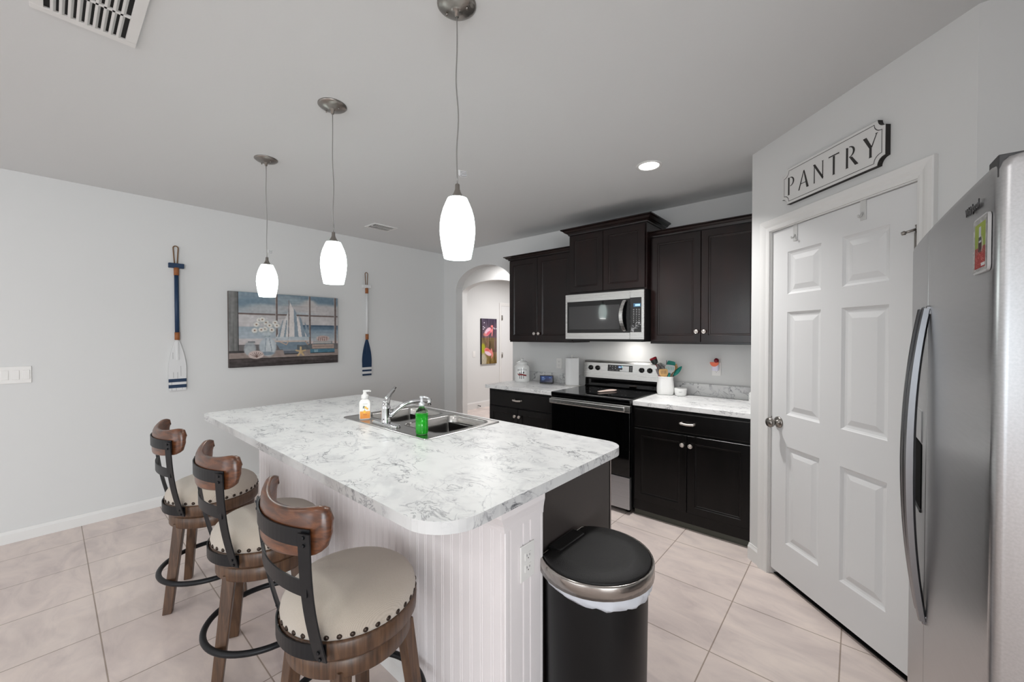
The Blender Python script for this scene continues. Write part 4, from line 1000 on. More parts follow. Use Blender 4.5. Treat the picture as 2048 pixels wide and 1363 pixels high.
# ------------------------------------------------------------------ left wall decor
def oar(yc, ztop, zbot, label, shaftc, bladec, stripe, headc, wblade, grp):
    X0 = XW+.0005
    r = root('wall_oar', label, 'oar', (X0, yc, zbot), group=grp)
    H = ztop-zbot; zl = ztop-H*.115
    m = MB(); pts = []
    for i in range(17):
        a = PI*i/16; pts.append((X0+.018, yc-.003+.017*math.cos(a)*(1), ztop-.018+.018*math.sin(a)))
    m.tube([(X0+.018, yc+.006, zl-.015)]+pts+[(X0+.018, yc-.012, zl-.015)], .0045, 8); fin(m, 'rope_loop', ROPE, r)
    m = MB(); m.box(X0, X0+.030, yc-.052, yc+.052, zl-.045, zl-.005, .003); fin(m, 'cross_grip', headc, r)
    zb1 = zl-.045; zb2 = zb1-.062; zs = zbot+H*.375
    m = MB(); m.cyl((X0+.018, yc, zb2+.005), (X0+.018, yc, zs), .0155, n=16); fin(m, 'shaft', shaftc, r)
    for za, zb in ((zb1+.003, zb2), (zs+.035, zs-.030)):
        m = MB(); m.cyl((X0+.0185, yc, za), (X0+.0185, yc, zb), .018, n=16); fin(m, 'leather_wrap', LEATHER, r)
    zt_ = zs-.028; hb = zt_-zbot; wb = wblade/2
    def half(t_): return .010+(wb-.010)*min(1, (math.sin(min(1, t_/.62)*PI/2)))**.9 if t_ < .62 else wb-(.004*(t_-.62)/.38)
    m = MB(); out = [(yc+half(i/24), zt_-hb*i/24) for i in range(25)]+[(yc-half(i/24), zt_-hb*i/24) for i in range(24, -1, -1)]
    m.prism([(X0+.006, y, z) for y, z in out], (.012, 0, 0)); bl = fin(m, 'blade', bladec, r)
    m = MB(); m.box(X0+.016, X0+.024, yc-.009, yc+.009, zt_-hb*.40, zt_, .003); fin(m, 'blade_spine', bladec, bl)
    for k in (0, 1):
        za = zbot+hb*(.23 if k == 0 else .115); zb = za-hb*.065
        m = MB(); m.box(X0+.0055, X0+.0187, yc-wb+.0005, yc+wb-.0005, zb, za); fin(m, 'stripe', stripe, bl)
    if bladec is WOODWHITE:
        m = MB()
        for dy, a_, b_ in ((-.028, .25, .36), (0, .22, .36), (.022, .28, .48), (-.040, .0, .2), (.03, .02, .1), (-.01, .0, .1), (-.03, .62, .75), (.005, .6, .9)):
            if abs(dy) < half(1-b_)-.004: m.box(X0+.0178, X0+.0184, yc+dy-.0008, yc+dy+.0008, zbot+hb*a_, zbot+hb*b_)
        fin(m, 'plank_groove', mat('groove_grey', (90, 90, 92), .7), bl)
oar(.722, 2.200, .965, 'navy-handled wall oar with white striped blade, left of the seaside canvas', NAVY, WOODWHITE, NAVY, NAVY, .120, 'decorative oars on the left wall')
oar(2.478, 2.180, .958, 'white-handled wall oar with navy striped blade, right of the seaside canvas', WOODWHITE, NAVY, WOODWHITE, WOODWHITE, .118, 'decorative oars on the left wall')

def seaside():
    P = Paint(250, 174, (170, 178, 184)); P.vgrad(0, .3, (116, 140, 156), (172, 180, 186)); P.vgrad(.3, .46, (188, 184, 184), (186, 180, 180)); P.noise(9, 7, 9)
    for u, v, ru, rv, c in ((.2, .14, .14, .05, (104, 132, 150)), (.3, .22, .12, .05, (176, 178, 180)), (.82, .08, .16, .05, (96, 124, 144)), (.62, .17, .12, .05, (186, 178, 176)), (.86, .20, .14, .06, (190, 182, 180)), (.7, .11, .05, .04, (188, 182, 178)), (.5, .08, .1, .05, (140, 158, 168))): P.ell(u, v, ru, rv, c, .85, .9)
    P.vgrad(.46, .62, (150, 166, 178), (164, 176, 186), 0, .66); P.vgrad(.62, .78, (190, 184, 184), (206, 190, 186), 0, .66)
    P.vgrad(.425, .50, (58, 84, 108), (110, 136, 156), .62, 1.); P.vgrad(.50, .66, (120, 144, 162), (176, 180, 184), .62, 1.); P.vgrad(.66, .78, (196, 180, 176), (186, 168, 162), .62, 1.); P.noise(4, 8, 60)
    mull = (112, 96, 92)
    P.rect(.075, 1, .275, .297, mull); P.rect(.075, 1, .297, .303, (190, 182, 178))
    for u in (.388, .700, .965): P.rect(u, u+.018, 0, .78, mull); P.rect(u-.004, u, 0, .78, (186, 180, 178))
    P.rect(0, .075, 0, .84, (116, 116, 114)); P.noise(10, 90, 4, (P.U < .075)*1.); P.rect(.07, .078, 0, .80, (70, 68, 68))
    P.rect(.075, 1, .70, .80, (104, 98, 98)); P.rect(0, 1, .79, .885, (150, 132, 124)); P.noise(5, 10, 60, (P.V > .78)*1.); P.rect(0, .12, .78, .81, (62, 58, 58))
    P.vgrad(.885, 1, (78, 66, 64), (52, 44, 44)); P.noise(9, 16, 70, (P.V > .885)*1.); P.rect(0, 1, .885, .895, (40, 34, 34))
    # sails
    P.poly([(.515, .10), (.505, .60), (.68, .60), (.60, .36)], (214, 206, 202)); P.poly([(.500, .24), (.385, .62), (.495, .62)], (206, 202, 200))
    for a, b, c, d in ((.55, .30, .56, .60), (.60, .40, .63, .60), (.655, .50, .675, .60)): P.poly([(a, b-.12), (a+.025, b-.05), (c+.035, d), (c-.002, d)], (128, 146, 160))
    for a, c in ((.47, .455), (.435, .40)): P.poly([(a+.012, .36), (a+.02, .36), (c+.02, .61), (c, .61)], (130, 148, 160))
    P.line(.507, .08, .500, .63, .004, (120, 104, 98)); P.poly([(.38, .60), (.69, .60), (.70, .66), (.38, .66)], (176, 190, 198), .7)
    P.poly([(.375, .655), (.70, .655), (.675, .775), (.42, .775)], (112, 132, 148)); P.poly([(.375, .65), (.70, .65), (.70, .67), (.375, .67)], (196, 178, 166)); P.line(.41, .66, .48, .71, .008, (190, 160, 140)); P.line(.48, .71, .50, .66, .006, (190, 160, 140)); P.line(.66, .66, .69, .72, .008, (170, 140, 124))
    # vase, jar, flowers
    P.ell(.165, .755, .045, .085, (152, 160, 166), .85, .2); P.rect(.15, .21, .655, .68, (124, 128, 130)); P.ell(.165, .78, .035, .05, (182, 188, 190), .6, .5)
    P.ell(.315, .735, .068, .115, (176, 188, 196), .95, .2); P.ell(.33, .75, .03, .09, (206, 210, 212), .6, .6); P.rect(.288, .335, .57, .60, (110, 132, 146)); P.ell(.31, .535, .03, .05, (190, 200, 202), .8, .5); P.ell(.31, .825, .05, .02, (96, 118, 134), .7, .5); P.line(.30, .62, .29, .8, .004, (130, 146, 158)); P.line(.33, .62, .35, .8, .004, (130, 146, 158))
    for u, v in ((.245, .37), (.22, .43), (.30, .40), (.27, .36), (.38, .40), (.33, .44), (.35, .50), (.29, .49), (.205, .51), (.26, .50), (.395, .44)):
        P.ell(u+.004, v+.006, .028, .034, (160, 170, 170), .45, .5)
        for q_ in range(7): P.ell(u+.014*math.cos(q_*.9+u*40), v+.018*math.sin(q_*.9+u*40), .010, .013, (222-6*(q_ % 3), 218-6*(q_ % 3), 210-5*(q_ % 3)), .95, .4)
        P.ell(u, v, .006, .008, (140, 106, 74), .9, .5)
    # shells, starfish, books
    P.ell(.215, .84, .06, .052, (202, 180, 172), 1, .15)
    for k in range(7): P.line(.22, .875, .165+.018*k, .80+.01*abs(k-3), .003, (110, 78, 70))
    P.rect(.45, .58, .775, .80, (128, 136, 146)); P.rect(.455, .60, .80, .835, (92, 100, 112)); P.rect(.46, .60, .835, .85, (60, 58, 60)); P.rect(.58, .72, .72, .79, (90, 98, 104))
    for k in range(5):
        a = -PI/2+2*PI*k/5; P.line(.615, .815, .615+.045*math.cos(a), .815+.065*math.sin(a), .012, (204, 170, 118))
    P.rect(.74, .94, .665, .705, (124, 132, 136)); P.rect(.745, .93, .672, .695, (176, 172, 168)); P.rect(.73, .955, .71, .775, (168, 146, 134)); P.rect(.735, .95, .74, .747, (110, 90, 82)); P.rect(.71, .965, .78, .835, (62, 116, 140)); P.rect(.75, .79, .785, .83, (120, 160, 176)); P.rect(.71, .965, .832, .842, (50, 56, 60))
    P.ell(.84, .625, .065, .042, (190, 166, 158), 1, .15)
    for k in range(5): P.line(.80+.02*k, .60, .79+.022*k, .655, .004, (120, 82, 76))
    P.noise(5, 60, 44); g_ = P.a.mean(axis=2, keepdims=True); P.a = (P.a*.78+g_*.22)*1.02
    return P.img()
r = root('canvas_painting', 'seaside canvas of a sailboat, daisies and shells on the left wall', 'painting', (XW, 1.603, 1.134))
m = MB(); m.box(XW+.0005, XW+.035, 1.090, 2.116, 1.134, 1.849, .001, 1); fin(m, 'canvas_frame', mat('canvas_edge', (96, 88, 84), .8), r)
m = MB(); raster(m, seaside(), (XW+.0356, 1.0905, 1.8485), (0, 1.025, 0), (0, 0, -.714)); fin(m, 'painted_face', PRINT, r, False)
# light switch on left wall
r = root('light_switch', 'wide white switch plate at the left edge of the left wall', 'switch', (XW, -.175, 1.105))
m = MB(); m.box(XW+.0002, XW+.006, -.272, -.081, 1.104, 1.222, .002); fin(m, 'cover_plate', PLAST, r)
for k in range(4):
    y = -.272+.0245+k*.0473; m = MB(); m.box(XW+.0055, XW+.0085, y-.0165, y+.0165, 1.130, 1.196, .0015); fin(m, 'rocker', PLAST, r)

# ------------------------------------------------------------------ hall things
def flamingo():
    P = Paint(72, 150, (92, 70, 52)); P.vgrad(0, .42, (62, 50, 72), (96, 76, 84)); P.vgrad(.42, .75, (112, 92, 58), (96, 76, 52)); P.vgrad(.75, 1, (140, 120, 80), (120, 96, 40)); P.noise(12, 10, 6); P.noise(14, 30, 10)
    P.ell(.1, .66, .12, .09, (166, 168, 30), .9, .5); P.ell(.12, .92, .16, .12, (196, 190, 176), .8, .6); P.ell(.9, .5, .05, .3, (110, 84, 100), .6, .5)
    for u, v in ((.18, .09), (.12, .18), (.2, .2), (.12, .23), (.8, .2), (.84, .22), (.95, .22)): P.ell(u, v, .025, .01, (230, 225, 235), 1, .4)
    pk = (236, 140, 148)
    P.ell(.42, .29, .22, .075, pk, 1, .15, -.25); P.ell(.38, .27, .16, .045, (222, 190, 206), .9, .4, -.3); P.ell(.45, .32, .12, .03, (204, 84, 104), .8, .5, -.2); P.line(.62, .28, .72, .24, .035, pk); P.line(.72, .24, .70, .165, .035, (240, 130, 130)); P.ell(.68, .165, .075, .022, (238, 128, 124)); P.line(.72, .25, .68, .36, .04, (224, 130, 128)); P.ell(.2, .35, .07, .03, (200, 120, 110), .8, .4)
    P.line(.42, .36, .42, .64, .012, (216, 160, 150)); P.line(.30, .36, .34, .66, .012, (170, 120, 110)); P.rect(0, 1, .48, .49, (120, 104, 64))
    P.ell(.42, .735, .22, .075, (226, 128, 128), 1, .15, .2); P.ell(.42, .77, .18, .035, (228, 206, 220), .9, .4, .15); P.ell(.38, .69, .12, .025, (210, 96, 84), .9, .4); P.line(.64, .70, .72, .80, .05, (222, 130, 124)); P.line(.72, .80, .66, .86, .04, (220, 130, 120)); P.rect(.0, .02, 0, 1, (30, 24, 24))
    P.noise(10, 34, 26, (P.V > .85)*1.); return P.img()
r = root('flamingo_picture', 'tall narrow picture of a pink flamingo and its reflection in the hall', 'picture', (HX0, 5.81, .86))
m = MB(); m.box(HX0+.0005, HX0+.03, 5.587, 6.03, .86, 1.768); fin(m, 'canvas_frame', mat('flam_edge', (40, 32, 34), .7), r)
m = MB(); raster(m, flamingo(), (HX0+.0306, 5.588, 1.767), (0, .441, 0), (0, 0, -.906)); fin(m, 'picture_face', PRINT, r, False)
m = MB(); casing(m, Matrix(((0, -1, 0, HX0), (1, 0, 0, 0), (0, 0, 1, 0), (0, 0, 0, 1))), 6.20, 7.0, 2.05); struct('trim_3', m, WHITE, 'white casing of the hall door')
m = MB(); m.box(HX0-.004, HX0+.008, 6.202, 6.998, .01, 2.047); d2 = struct('door_2', m, DOORW, 'white hall door beyond the archway')
for zz in (1.80, 1.02):
    m = MB(); m.cyl((HX0+.014, 6.208, zz-.05), (HX0+.014, 6.208, zz+.05), .012, n=10); m.box(HX0+.008, HX0+.012, 6.205, 6.24, zz-.05, zz+.05); fin(m, 'hinge', NICKEL, d2)
r = root('light_switch', 'small white light switch on the hall wall left of the flamingo picture', 'switch', (HX0, 5.41, 1.06))
m = MB(); m.box(HX0+.0002, HX0+.006, 5.375, 5.447, 1.01, 1.125, .002); fin(m, 'cover_plate', PLAST, r)
m = MB(); m.box(HX0+.0055, HX0+.009, 5.395, 5.427, 1.035, 1.10, .0015); fin(m, 'rocker', PLAST, r)
m = MB(); m.cyl((HX0+.014, 5.504, .055), (HX0+.07, 5.504, .05), .006, n=10); m.cyl((HX0+.07, 5.504, .05), (HX0+.085, 5.504, .049), .010, n=12); tag(fin(m, 'door_stop', BLACKP), 'small dark spring door stop low on the hall baseboard', 'door stop')

# ------------------------------------------------------------------ things on the back counters
CT = .9142
def facing(x, y, extra=0): return Matrix.Translation((x, y, CT)) @ Matrix.Rotation(math.atan2(-y, -x)+PI/2+extra, 4, 'Z')
# canister
cx, cy = -2.870, 3.500
r = root('ceramic_canister', 'white lidded ceramic canister with red ribbon print at the left counter end', 'canister', (cx, cy, CT))
m = MB(); m.lathe([(.001, 0), (.080, 0), (.084, .006), (.085, .02), (.085, .155), (.082, .172), (.070, .186), (.062, .192), (.062, .200), (.001, .200)], (cx, cy, CT), 40); fin(m, 'jar_body', CERAM, r)
m = MB(); m.lathe([(.066, .2005), (.068, .206), (.066, .214), (.052, .226), (.030, .232), (.012, .234), (.010, .240), (.018, .248), (.018, .256), (.010, .262), (.001, .263)], (cx, cy, CT), 36, cap0=True); fin(m, 'lid', CERAM, r)
m = MB(); CM = facing(cx, cy)
def on_cyl(R, x, z): a = x/R; return CM @ Vector((R*math.sin(a), -R*math.cos(a), z))
def cyl_patch(m, R, pts):
    vs = [m.bm.verts.new(on_cyl(R, x, z)) for x, z in pts]; m._f(vs)
def arc_text(m, s, size, R, zc, bend):
    t = MB(); text_mb(t, s, size, Matrix.Identity(4), 0)
    for v in t.bm.verts: p = on_cyl(R, v.co.x, zc+v.co.y-bend*v.co.x**2); v.co = p
    me = bpy.data.meshes.new('t'); t.bm.to_mesh(me); t.bm.free(); n0 = len(m.bm.faces); m.bm.from_mesh(me); bpy.data.meshes.remove(me)
m.mi = 0
arc_text(m, 'BISCOTTI', .025, .0856, .138, 3.); 
for x_, h0, h1, w_ in ((-.006, .035, .118, .003), (.016, .038, .075, .003), (-.026, .038, .07, .003)): cyl_patch(m, .0856, [(x_-w_, h0), (x_+w_, h0), (x_+w_, h1), (x_-w_, h1)])
cyl_patch(m, .0856, [(.016+.008*math.cos(a), .105+.013*math.sin(a)) for a in [2*PI*k/12 for k in range(12)]]); cyl_patch(m, .0856, [(-.026+.006*math.cos(a), .098+.010*math.sin(a)) for a in [2*PI*k/12 for k in range(12)]])
pn = fin(m, 'lettering', mat('canister_ink', (60, 60, 66), .5), r, False)
m = MB()
for k in range(10):
    x0_, x1_ = -.040+.008*k, -.032+.008*k; z_ = lambda x: .078+.006*math.sin((x+.04)*50)
    cyl_patch(m, .0858, [(x0_, z_(x0_)-.008), (x1_, z_(x1_)-.008), (x1_, z_(x1_)+.008), (x0_, z_(x0_)+.008)])
cyl_patch(m, .0858, [(-.052, .082), (-.040, .078), (-.040, .094), (-.050, .098)]); cyl_patch(m, .0858, [(.040, .072), (.052, .060), (.050, .078), (.040, .086)])
fin(m, 'ribbon_print', mat('ribbon_red', (128, 30, 34), .5), r, False)
# smart display
cx, cy = -2.552, 3.535
r = root('smart_display', 'small black smart display with dark blue screen on the left counter', 'smart display', (cx, cy, CT))
DMx = Matrix.Translation((cx, cy, CT)) @ Matrix.Rotation(math.radians(28), 4, 'Z')
m = MB(); m.M = DMx; slab = [(-.040, 0.002), (-.022, .083), (-.014, .086), (.030, .045), (.038, .020), (.034, 0), (-.036, 0)]
m.rings([[(x, y, z) for y, z in slab] for x in (-.072, -.070, .070, .072)], sm=False); fin(m, 'housing', BLACKP, r)
PT = Paint(60, 36, (22, 44, 92)); PT.vgrad(0, 1, (30, 58, 112), (14, 24, 52)); PT.rect(.12, .32, .16, .26, (150, 176, 214)); PT.rect(.12, .42, .36, .41, (100, 130, 180)); PT.rect(.12, .36, .48, .53, (100, 130, 180)); PT.rect(.12, .30, .62, .66, (90, 120, 170)); PT.rect(.72, .86, .22, .30, (120, 150, 200))
nE = NT('display_screen'); at = nE.n('ShaderNodeVertexColor'); at.layer_name = 'Col'; nE.l(at.outputs['Color'], nE.b.inputs['Base Color']); nE.l(at.outputs['Color'], nE.b.inputs['Emission Color']); nE.b.inputs['Emission Strength'].default_value = .35; nE.b.inputs['Roughness'].default_value = .1
m = MB(); m.M = DMx; raster(m, PT.img(), (-.065, -.0245, .0785), (.130, 0, 0), (0, -.0140, -.066)); fin(m, 'screen', nE.m, r, False)
# paper towels
cx, cy = -2.222, 3.520
r = root('paper_towel_roll', 'white paper towel roll on an upright holder left of the range', 'paper towels', (cx, cy, CT))
m = MB(); m.lathe([(.078, 0), (.080, .004), (.076, .010), (.012, .011), (.007, .014), (.007, .300), (.009, .304), (.009, .318), (.001, .320)], (cx, cy, CT), 32); fin(m, 'holder', PLAST, r)
PAPER = mat('paper_white', (240, 240, 240), .9, spec=.1, bump=(160, .4))
m = MB(); m.lathe([(.020, .0125), (.066, .0125), (.0675, .016), (.0675, .284), (.066, .288), (.020, .288), (.020, .0125)], (cx, cy, CT), 40, cap0=False, cap1=False)
M_ = facing(cx, cy); m.M = M_; m.box(.0, .068, -.0690, -.0665, .014, .286); fin(m, 'paper_roll', PAPER, r)
# utensil crock
ux, uy = -1.272, 3.535
r = root('utensil_crock', 'white ceramic crock holding cooking utensils right of the range', 'crock', (ux, uy, CT))
m = MB(); CMx = facing(ux, uy); rr = []
for k, z in ((.80, 0), (.93, .006), (1.0, .03), (1.0, .065), (.95, .105), (.89, .135), (.90, .155), (.915, .160), (.86, .160), (.84, .15), (.9, .09), (.85, .012), (.3, .010)):
    rr.append([(x*k, y*k, z) for x, y in rrect(-.072, .072, -.060, .060, .045, 8)])
m.M = CMx; m.rings(rr); fin(m, 'crock_body', CERAM, r)
# cup
ux2, uy2 = -1.146, 3.545
r = root('small_ramekin', 'small white ceramic cup with tiny lettering beside the utensil crock', 'cup', (ux2, uy2, CT))
m = MB(); m.lathe([(.001, 0), (.038, 0), (.046, .008), (.050, .028), (.051, .062), (.0495, .066), (.047, .064), (.044, .02), (.001, .014)], (ux2, uy2, CT), 36); fin(m, 'cup_body', CERAM, r)
m = MB(); CM = facing(ux2, uy2); arc_text(m, 'SALT', .012, .0516, .036, 0); fin(m, 'lettering', mat('cup_ink', (120, 120, 120), .5), r, False)
# pumpkin jar
jx, jy = -.592, 3.585
r = root('pumpkin_jar', 'small white dotted jar with orange pumpkin lid at the pantry corner', 'jar', (jx, jy, CT))
m = MB(); m.lathe([(.001, 0), (.046, 0), (.049, .006), (.049, .062), (.044, .076), (.034, .082), (.001, .082)], (jx, jy, CT), 32); fin(m, 'jar_body', CERAM, r)
m = MB(); n = 40; rr = []
for t_ in [i/10 for i in range(11)]:
    a = PI*t_; rad = .030*math.sin(a)+.001; z = .101-.020*math.cos(a)
    rr.append([(jx+rad*(1-.10*abs(math.sin(4*b)))*math.cos(b), jy+rad*(1-.10*abs(math.sin(4*b)))*math.sin(b), CT+z) for b in [2*PI*k/n for k in range(n)]])
m.rings(rr); fin(m, 'pumpkin_lid', mat('pumpkin_orange', (226, 140, 48), .35), r)
m = MB(); m.cyl((jx, jy, CT+.119), (jx+.003, jy, CT+.130), .004, .003, 8); fin(m, 'stem', mat('stem_green', (96, 104, 60), .6), r)
m = MB(); CM = facing(jx, jy)
for k in range(16):
    x_, z_ = (-.062+.03*(k % 5)+.012*(k//5 % 2)), .012+.014*(k//5)+.004*(k % 2); cyl_patch(m, .0493, [(x_+.0028*math.cos(a), z_+.0028*math.sin(a)) for a in [2*PI*q/8 for q in range(8)]])
fin(m, 'dot_print', mat('dot_grey', (110, 105, 104), .5), r, False)
# outlets on the backsplash wall
OB = lambda x, z: Matrix(((1, 0, 0, x), (0, 1, 0, YB), (0, 0, 1, z), (0, 0, 0, 1)))
outlet(OB(-2.478, 1.125), 'white wall outlet behind the paper towel roll')
outlet(OB(-.893, 1.150), 'white wall outlet above the right backsplash with a plug-in')
r = root('plug_in_freshener', 'white plug-in air freshener with orange-red fruit front on the outlet', 'air freshener', (-.90, 3.63, 1.15))
m = MB(); m.box(-.922, -.872, YB-.040, YB-.0082, 1.135, 1.190, .008, 3); fin(m, 'plug_body', mat('plug_white', (226, 224, 240), .3), r)
m = MB(); pts = [(-.900+.033*math.cos(a), 1.208+.036*math.sin(a)) for a in [PI+PI*k/14 for k in range(15)]]; m.prism([(x, YB-.052, z) for x, z in pts], (0, .020, 0)); fin(m, 'fruit_slice', mat('slice_orange', (246, 120, 84), .35), r)
m = MB(); m.lathe([(.001, -.020), (.012, -.016), (.019, -.004), (.018, .008), (.010, .018), (.001, .020)], (-.885, YB-.042, 1.222), 20); fin(m, 'cherry', mat('cherry_red', (120, 14, 34), .25), r)
# spoon rest
sx_, sy_ = -1.715, 3.31
r = root('spoon_rest', 'pale pink ceramic spoon rest lying on the black cooktop', 'spoon rest', (sx_, sy_, .9225))
SPM = Matrix.Translation((sx_, sy_, .9226)) @ Matrix.Rotation(math.radians(75), 4, 'Z') @ Matrix.Scale(.8, 4)
m = MB(); m.M = SPM; rr = []
out = [(-.145, .012), (-.12, .022), (-.07, .026), (-.02, .032), (.03, .046), (.08, .050), (.12, .040), (.14, .015), (.142, -.012), (.12, -.036), (.08, -.046), (.03, -.040), (-.02, -.026), (-.07, -.020), (-.12, -.018), (-.145, -.008)]
for k, z in ((.86, 0), (.97, .006), (1.0, .013), (.97, .0145), (.90, .009), (.75, .005), (.2, .0045)): rr.append([(x*k+.01*(1-k), y*k, z) for x, y in out])
m.rings(rr); fin(m, 'spoon_rest_dish', mat('pink_ceramic', (228, 206, 196), .25, coat=.3), r)

# utensils (each a thing of its own) : leaning out of the crock
TEAL = mat('teal_silicone', (16, 138, 124), .4); TEALM = mat('teal_light', (60, 170, 150), .4); RED = mat('red_handle', (160, 22, 40), .35)
BAMB = mat('bamboo', (222, 178, 118), .55, bump=(40, .3)); GREYN = mat('grey_nylon', (112, 104, 104), .4); STL = mat('utensil_steel', (190, 190, 192), .2, metal=1); BLK = mat('utensil_black', (18, 16, 16), .4); CLR = mat('speckled_clear', (196, 200, 200), .25)
CB = Vector((ux, uy, CT+.014))
U0 = facing(ux, uy)
rv = Vector((U0[0][0], U0[1][0], 0)); fv = -Vector((U0[0][1], U0[1][1], 0))  # rv = viewer's right, fv = towards viewer
def uten(name, label, dx, dz, off, hmat, headfn, base_off=(0, 0), hr=.006):
    """tip displacement dx (viewer right), height dz above counter, off toward viewer"""
    A = CB+rv*base_off[0]+fv*base_off[1]; B = Vector((ux, uy, CT))+rv*dx+fv*off+Vector((0, 0, dz))
    r = root(name, label, 'utensil', A)
    d = (B-A); L = d.length; d.normalize()
    side = rv-d*rv.dot(d); side.normalize(); nn = d.cross(side)
    M = Matrix(((side.x, nn.x, d.x, A.x), (side.y, nn.y, d.y, A.y), (side.z, nn.z, d.z, A.z), (0, 0, 0, 1)))
    m = MB(); m.M = M; hl = headfn(None, L, M, r); m.tube([(0, 0, 0), (0, 0, (L-hl)*.5), (0, 0, L-hl+.006)], [hr*1.1, hr, hr*.8], 8); fin(m, 'handle', hmat, r)
def paddle(w_, h_, mt, slots=0, name='head', taper=.55, th=.0035, slotm=BLK):
    def fn(_, L, M, r):
        m = MB(); m.M = M; pts = []
        n = 10; z0 = L-h_
        prof = [(taper*w_*.35, 0), (w_*.38*taper+.01*0, .12), (w_*.48, .35), (w_*.5, .8), (w_*.42, .97), (w_*.25, 1.0)]
        pts = [(x, -th/2, z0+t_*h_) for x, t_ in prof]+[(-x, -th/2, z0+t_*h_) for x, t_ in prof[::-1]]
        m.prism(pts, (0, th, 0)); hd = fin(m, name, mt, r)
        if slots:
            m = MB(); m.M = M
            for k in range(slots):
                x = (k-(slots-1)/2)*w_*.17; m.box(x-w_*.022, x+w_*.022, -th/2-.0006, th/2+.0006, z0+h_*.42, z0+h_*.82)
            fin(m, 'slot', slotm, hd)
        return h_
    return fn
def spoonh(w_, h_, mt, name='bowl'):
    def fn(_, L, M, r):
        m = MB(); m.M = M; n = 16; rr = []
        for k in range(9):
            t_ = k/8; ww = w_/2*math.sin(PI*min(.98, max(.05, t_*.93+.06)))**.7; z = L-h_+h_*t_
            rr.append([(ww*math.cos(2*PI*q/n), -.012*math.sin(PI*t_)+.003*math.sin(2*PI*q/n)+.010*(math.cos(2*PI*q/n)**2)*math.sin(PI*t_), z) for q in range(n)])
        m.rings(rr); fin(m, name, mt, r); return h_
    return fn
def bottleh(_, L, M, r):
    m = MB(); m.M = M; m.lathe([(.006, L-.062), (.025, L-.052), (.029, L-.03), (.029, L-.006), (.022, L), (.001, L)], n=20); fin(m, 'head', mat('peeler_dark', (52, 56, 54), .4), r)
    m = MB(); m.M = M; m.lathe([(.0295, L-.016), (.031, L-.014), (.031, L-.002), (.0245, L+.003), (.001, L+.003)], n=20); fin(m, 'end_cap', RED, r); return .05
def whiskh(_, L, M, r):
    m = MB(); m.M = M
    for k in range(4):
        a = PI*k/4; m.tube([(.024*math.sin(PI*t_/10)*math.cos(a)*(1 if 1 else 1), .024*math.sin(PI*t_/10)*math.sin(a), L-.08+.08*t_/10) for t_ in range(11)], .0013, 5)
        m.tube([(-.024*math.sin(PI*t_/10)*math.cos(a), -.024*math.sin(PI*t_/10)*math.sin(a), L-.08+.08*t_/10) for t_ in range(11)], .0013, 5)
    fin(m, 'whisk_wires', STL, r); return .08
def rodh(_, L, M, r):
    m = MB(); m.M = M; m.cyl((0, 0, L-.06), (0, 0, L), .0035, .003, 8); fin(m, 'tip', mat('dark_tip', (110, 100, 110), .4), r); return .06
uten('masher', 'dark utensil with round red-capped head leaning farthest left from the crock', -.105, .318, -.01, RED, bottleh, (.03, -.005), .005)
uten('serving_spoon', 'grey metal serving spoon leaning left in the crock', -.062, .262, .020, GREYN, spoonh(.040, .075, GREYN), (.02, .01), .004)
uten('kitchen_tongs', 'dark grey tongs with red grips leaning low left in the crock', -.075, .225, .035, RED, paddle(.018, .07, GREYN, 0, 'jaw'), (.0, .02), .006)
uten('wire_whisk', 'steel wire whisk with red handle near the middle of the crock', -.030, .255, -.008, RED, whiskh, (.015, -.02), .007)
uten('wooden_spatula', 'light wood slotted spatula low at the crock front', -.018, .226, .040, BAMB, paddle(.074, .075, BAMB, 4, 'blade', .8), (-.005, .01), .006)
uten('thin_skewer', 'thin grey rod standing tallest in the middle of the crock', .010, .298, -.020, GREYN, rodh, (.0, -.02), .003)
uten('slotted_turner', 'speckled clear slotted turner with teal handle in the crock', .040, .262, .034, TEAL, paddle(.078, .075, CLR, 5, 'blade', .7, slotm=TEALM), (.012, .025), .010)
uten('teal_turner', 'broad teal turner standing behind the clear one in the crock', .052, .292, -.022, BLK, paddle(.070, .10, TEAL, 0, 'blade', .5), (-.01, -.025), .006)
uten('wooden_spoon', 'pale wooden spoon leaning right behind the teal utensils', .088, .268, -.030, BAMB, spoonh(.052, .08, BAMB), (-.005, -.02), .005)
uten('teal_spoon', 'long teal spoonula with black handle leaning farthest right', .132, .250, .0, BLK, spoonh(.036, .105, TEAL), (-.048, .0), .0045)

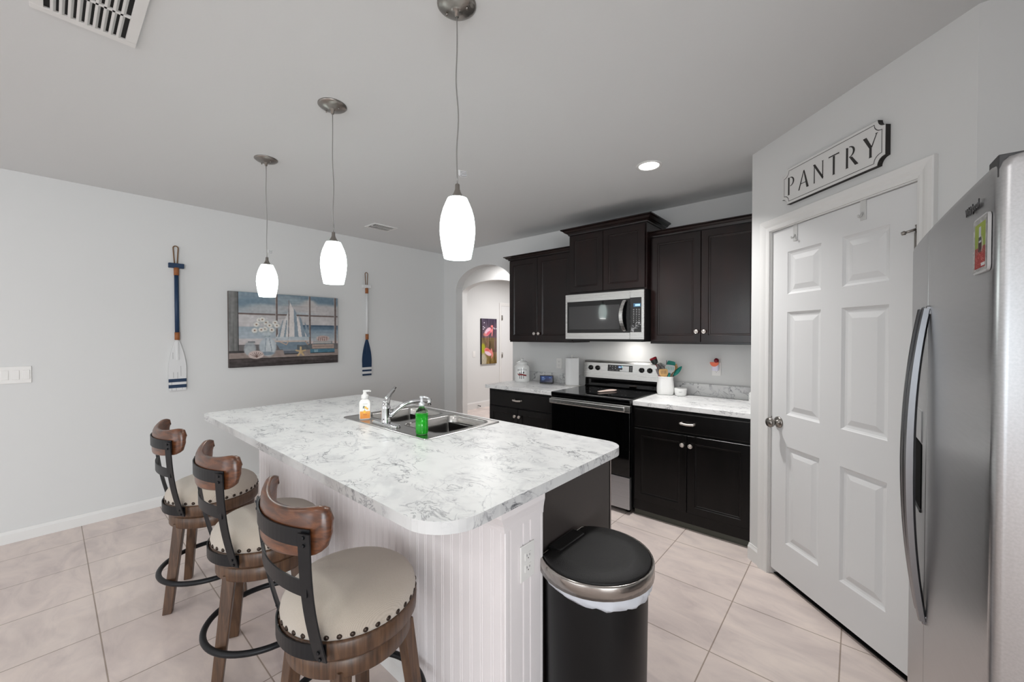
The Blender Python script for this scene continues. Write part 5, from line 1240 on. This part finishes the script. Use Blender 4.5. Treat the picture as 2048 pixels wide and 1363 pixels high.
# ------------------------------------------------------------------ ceiling fittings
r = root('recessed_light', 'bright round recessed ceiling light above the range side', 'ceiling light', (-1.074, 2.662, ZC))
m = MB(); m.lathe([(.085, 0), (.085, -.003), (.078, -.006), (.066, -.005), (.062, -.001)], (-1.074, 2.662, ZC-.0002), 40, cap1=False); fin(m, 'trim_ring', WHITE, r)
m = MB(); m.lathe([(.064, -.002), (.064, -.0035), (.001, -.0035)], (-1.074, 2.662, ZC), 40); fin(m, 'lens', LAMP, r)
def vent(corner, ux_, uy_, w_, h_, label, rows, slats, gp):
    """corner = far-left corner on ceiling; ux_,uy_ unit vectors of width/height"""
    c0 = Vector((*corner, ZC)); a = Vector((*ux_, 0)); b = Vector((*uy_, 0)); dn = Vector((0, 0, -1))
    M = Matrix(((a.x, b.x, 0, c0.x), (a.y, b.y, 0, c0.y), (0, 0, 1, c0.z-.0003), (0, 0, 0, 1)))
    r = root('ceiling_vent', label, 'vent', M @ Vector((w_/2, h_/2, 0)), group=gp)
    m = MB(); m.M = M; bw = .032 if h_ > .4 else .022
    for x0, x1, y0, y1 in ((0, w_, 0, bw), (0, w_, h_-bw, h_), (0, bw, bw, h_-bw), (w_-bw, w_, bw, h_-bw)): m.box(x0, x1, y0, y1, -.008, 0, .001, 1)
    fin(m, 'frame', WHITE, r)
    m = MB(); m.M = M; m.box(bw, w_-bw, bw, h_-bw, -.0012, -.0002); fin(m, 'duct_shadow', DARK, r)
    m = MB(); m.M = M
    for k in range(1, rows): y = bw+(h_-2*bw)*k/rows; m.box(bw, w_-bw, y-.005, y+.005, -.009, -.001)
    for k in range(1, slats):
        x = bw+(w_-2*bw)*k/slats; m.prism([(x-.006, bw, -.009), (x+.001, bw, -.009), (x+.008, bw, -.0015), (x+.001, bw, -.0015)], (0, h_-2*bw, 0))
    fin(m, 'louvres', WHITE, r)
# big return-air grille: near corner projected around (275,90) px
vent((-2.172, -.030), (.0, 1.), (1., .0), .268, .55, 'large white return-air grille in the ceiling at upper left', 3, 10, None)
vent((-3.915, 2.175), (0, 1.), (1., 0), .27, .20, 'small white ceiling vent near the far left corner', 2, 12, None)
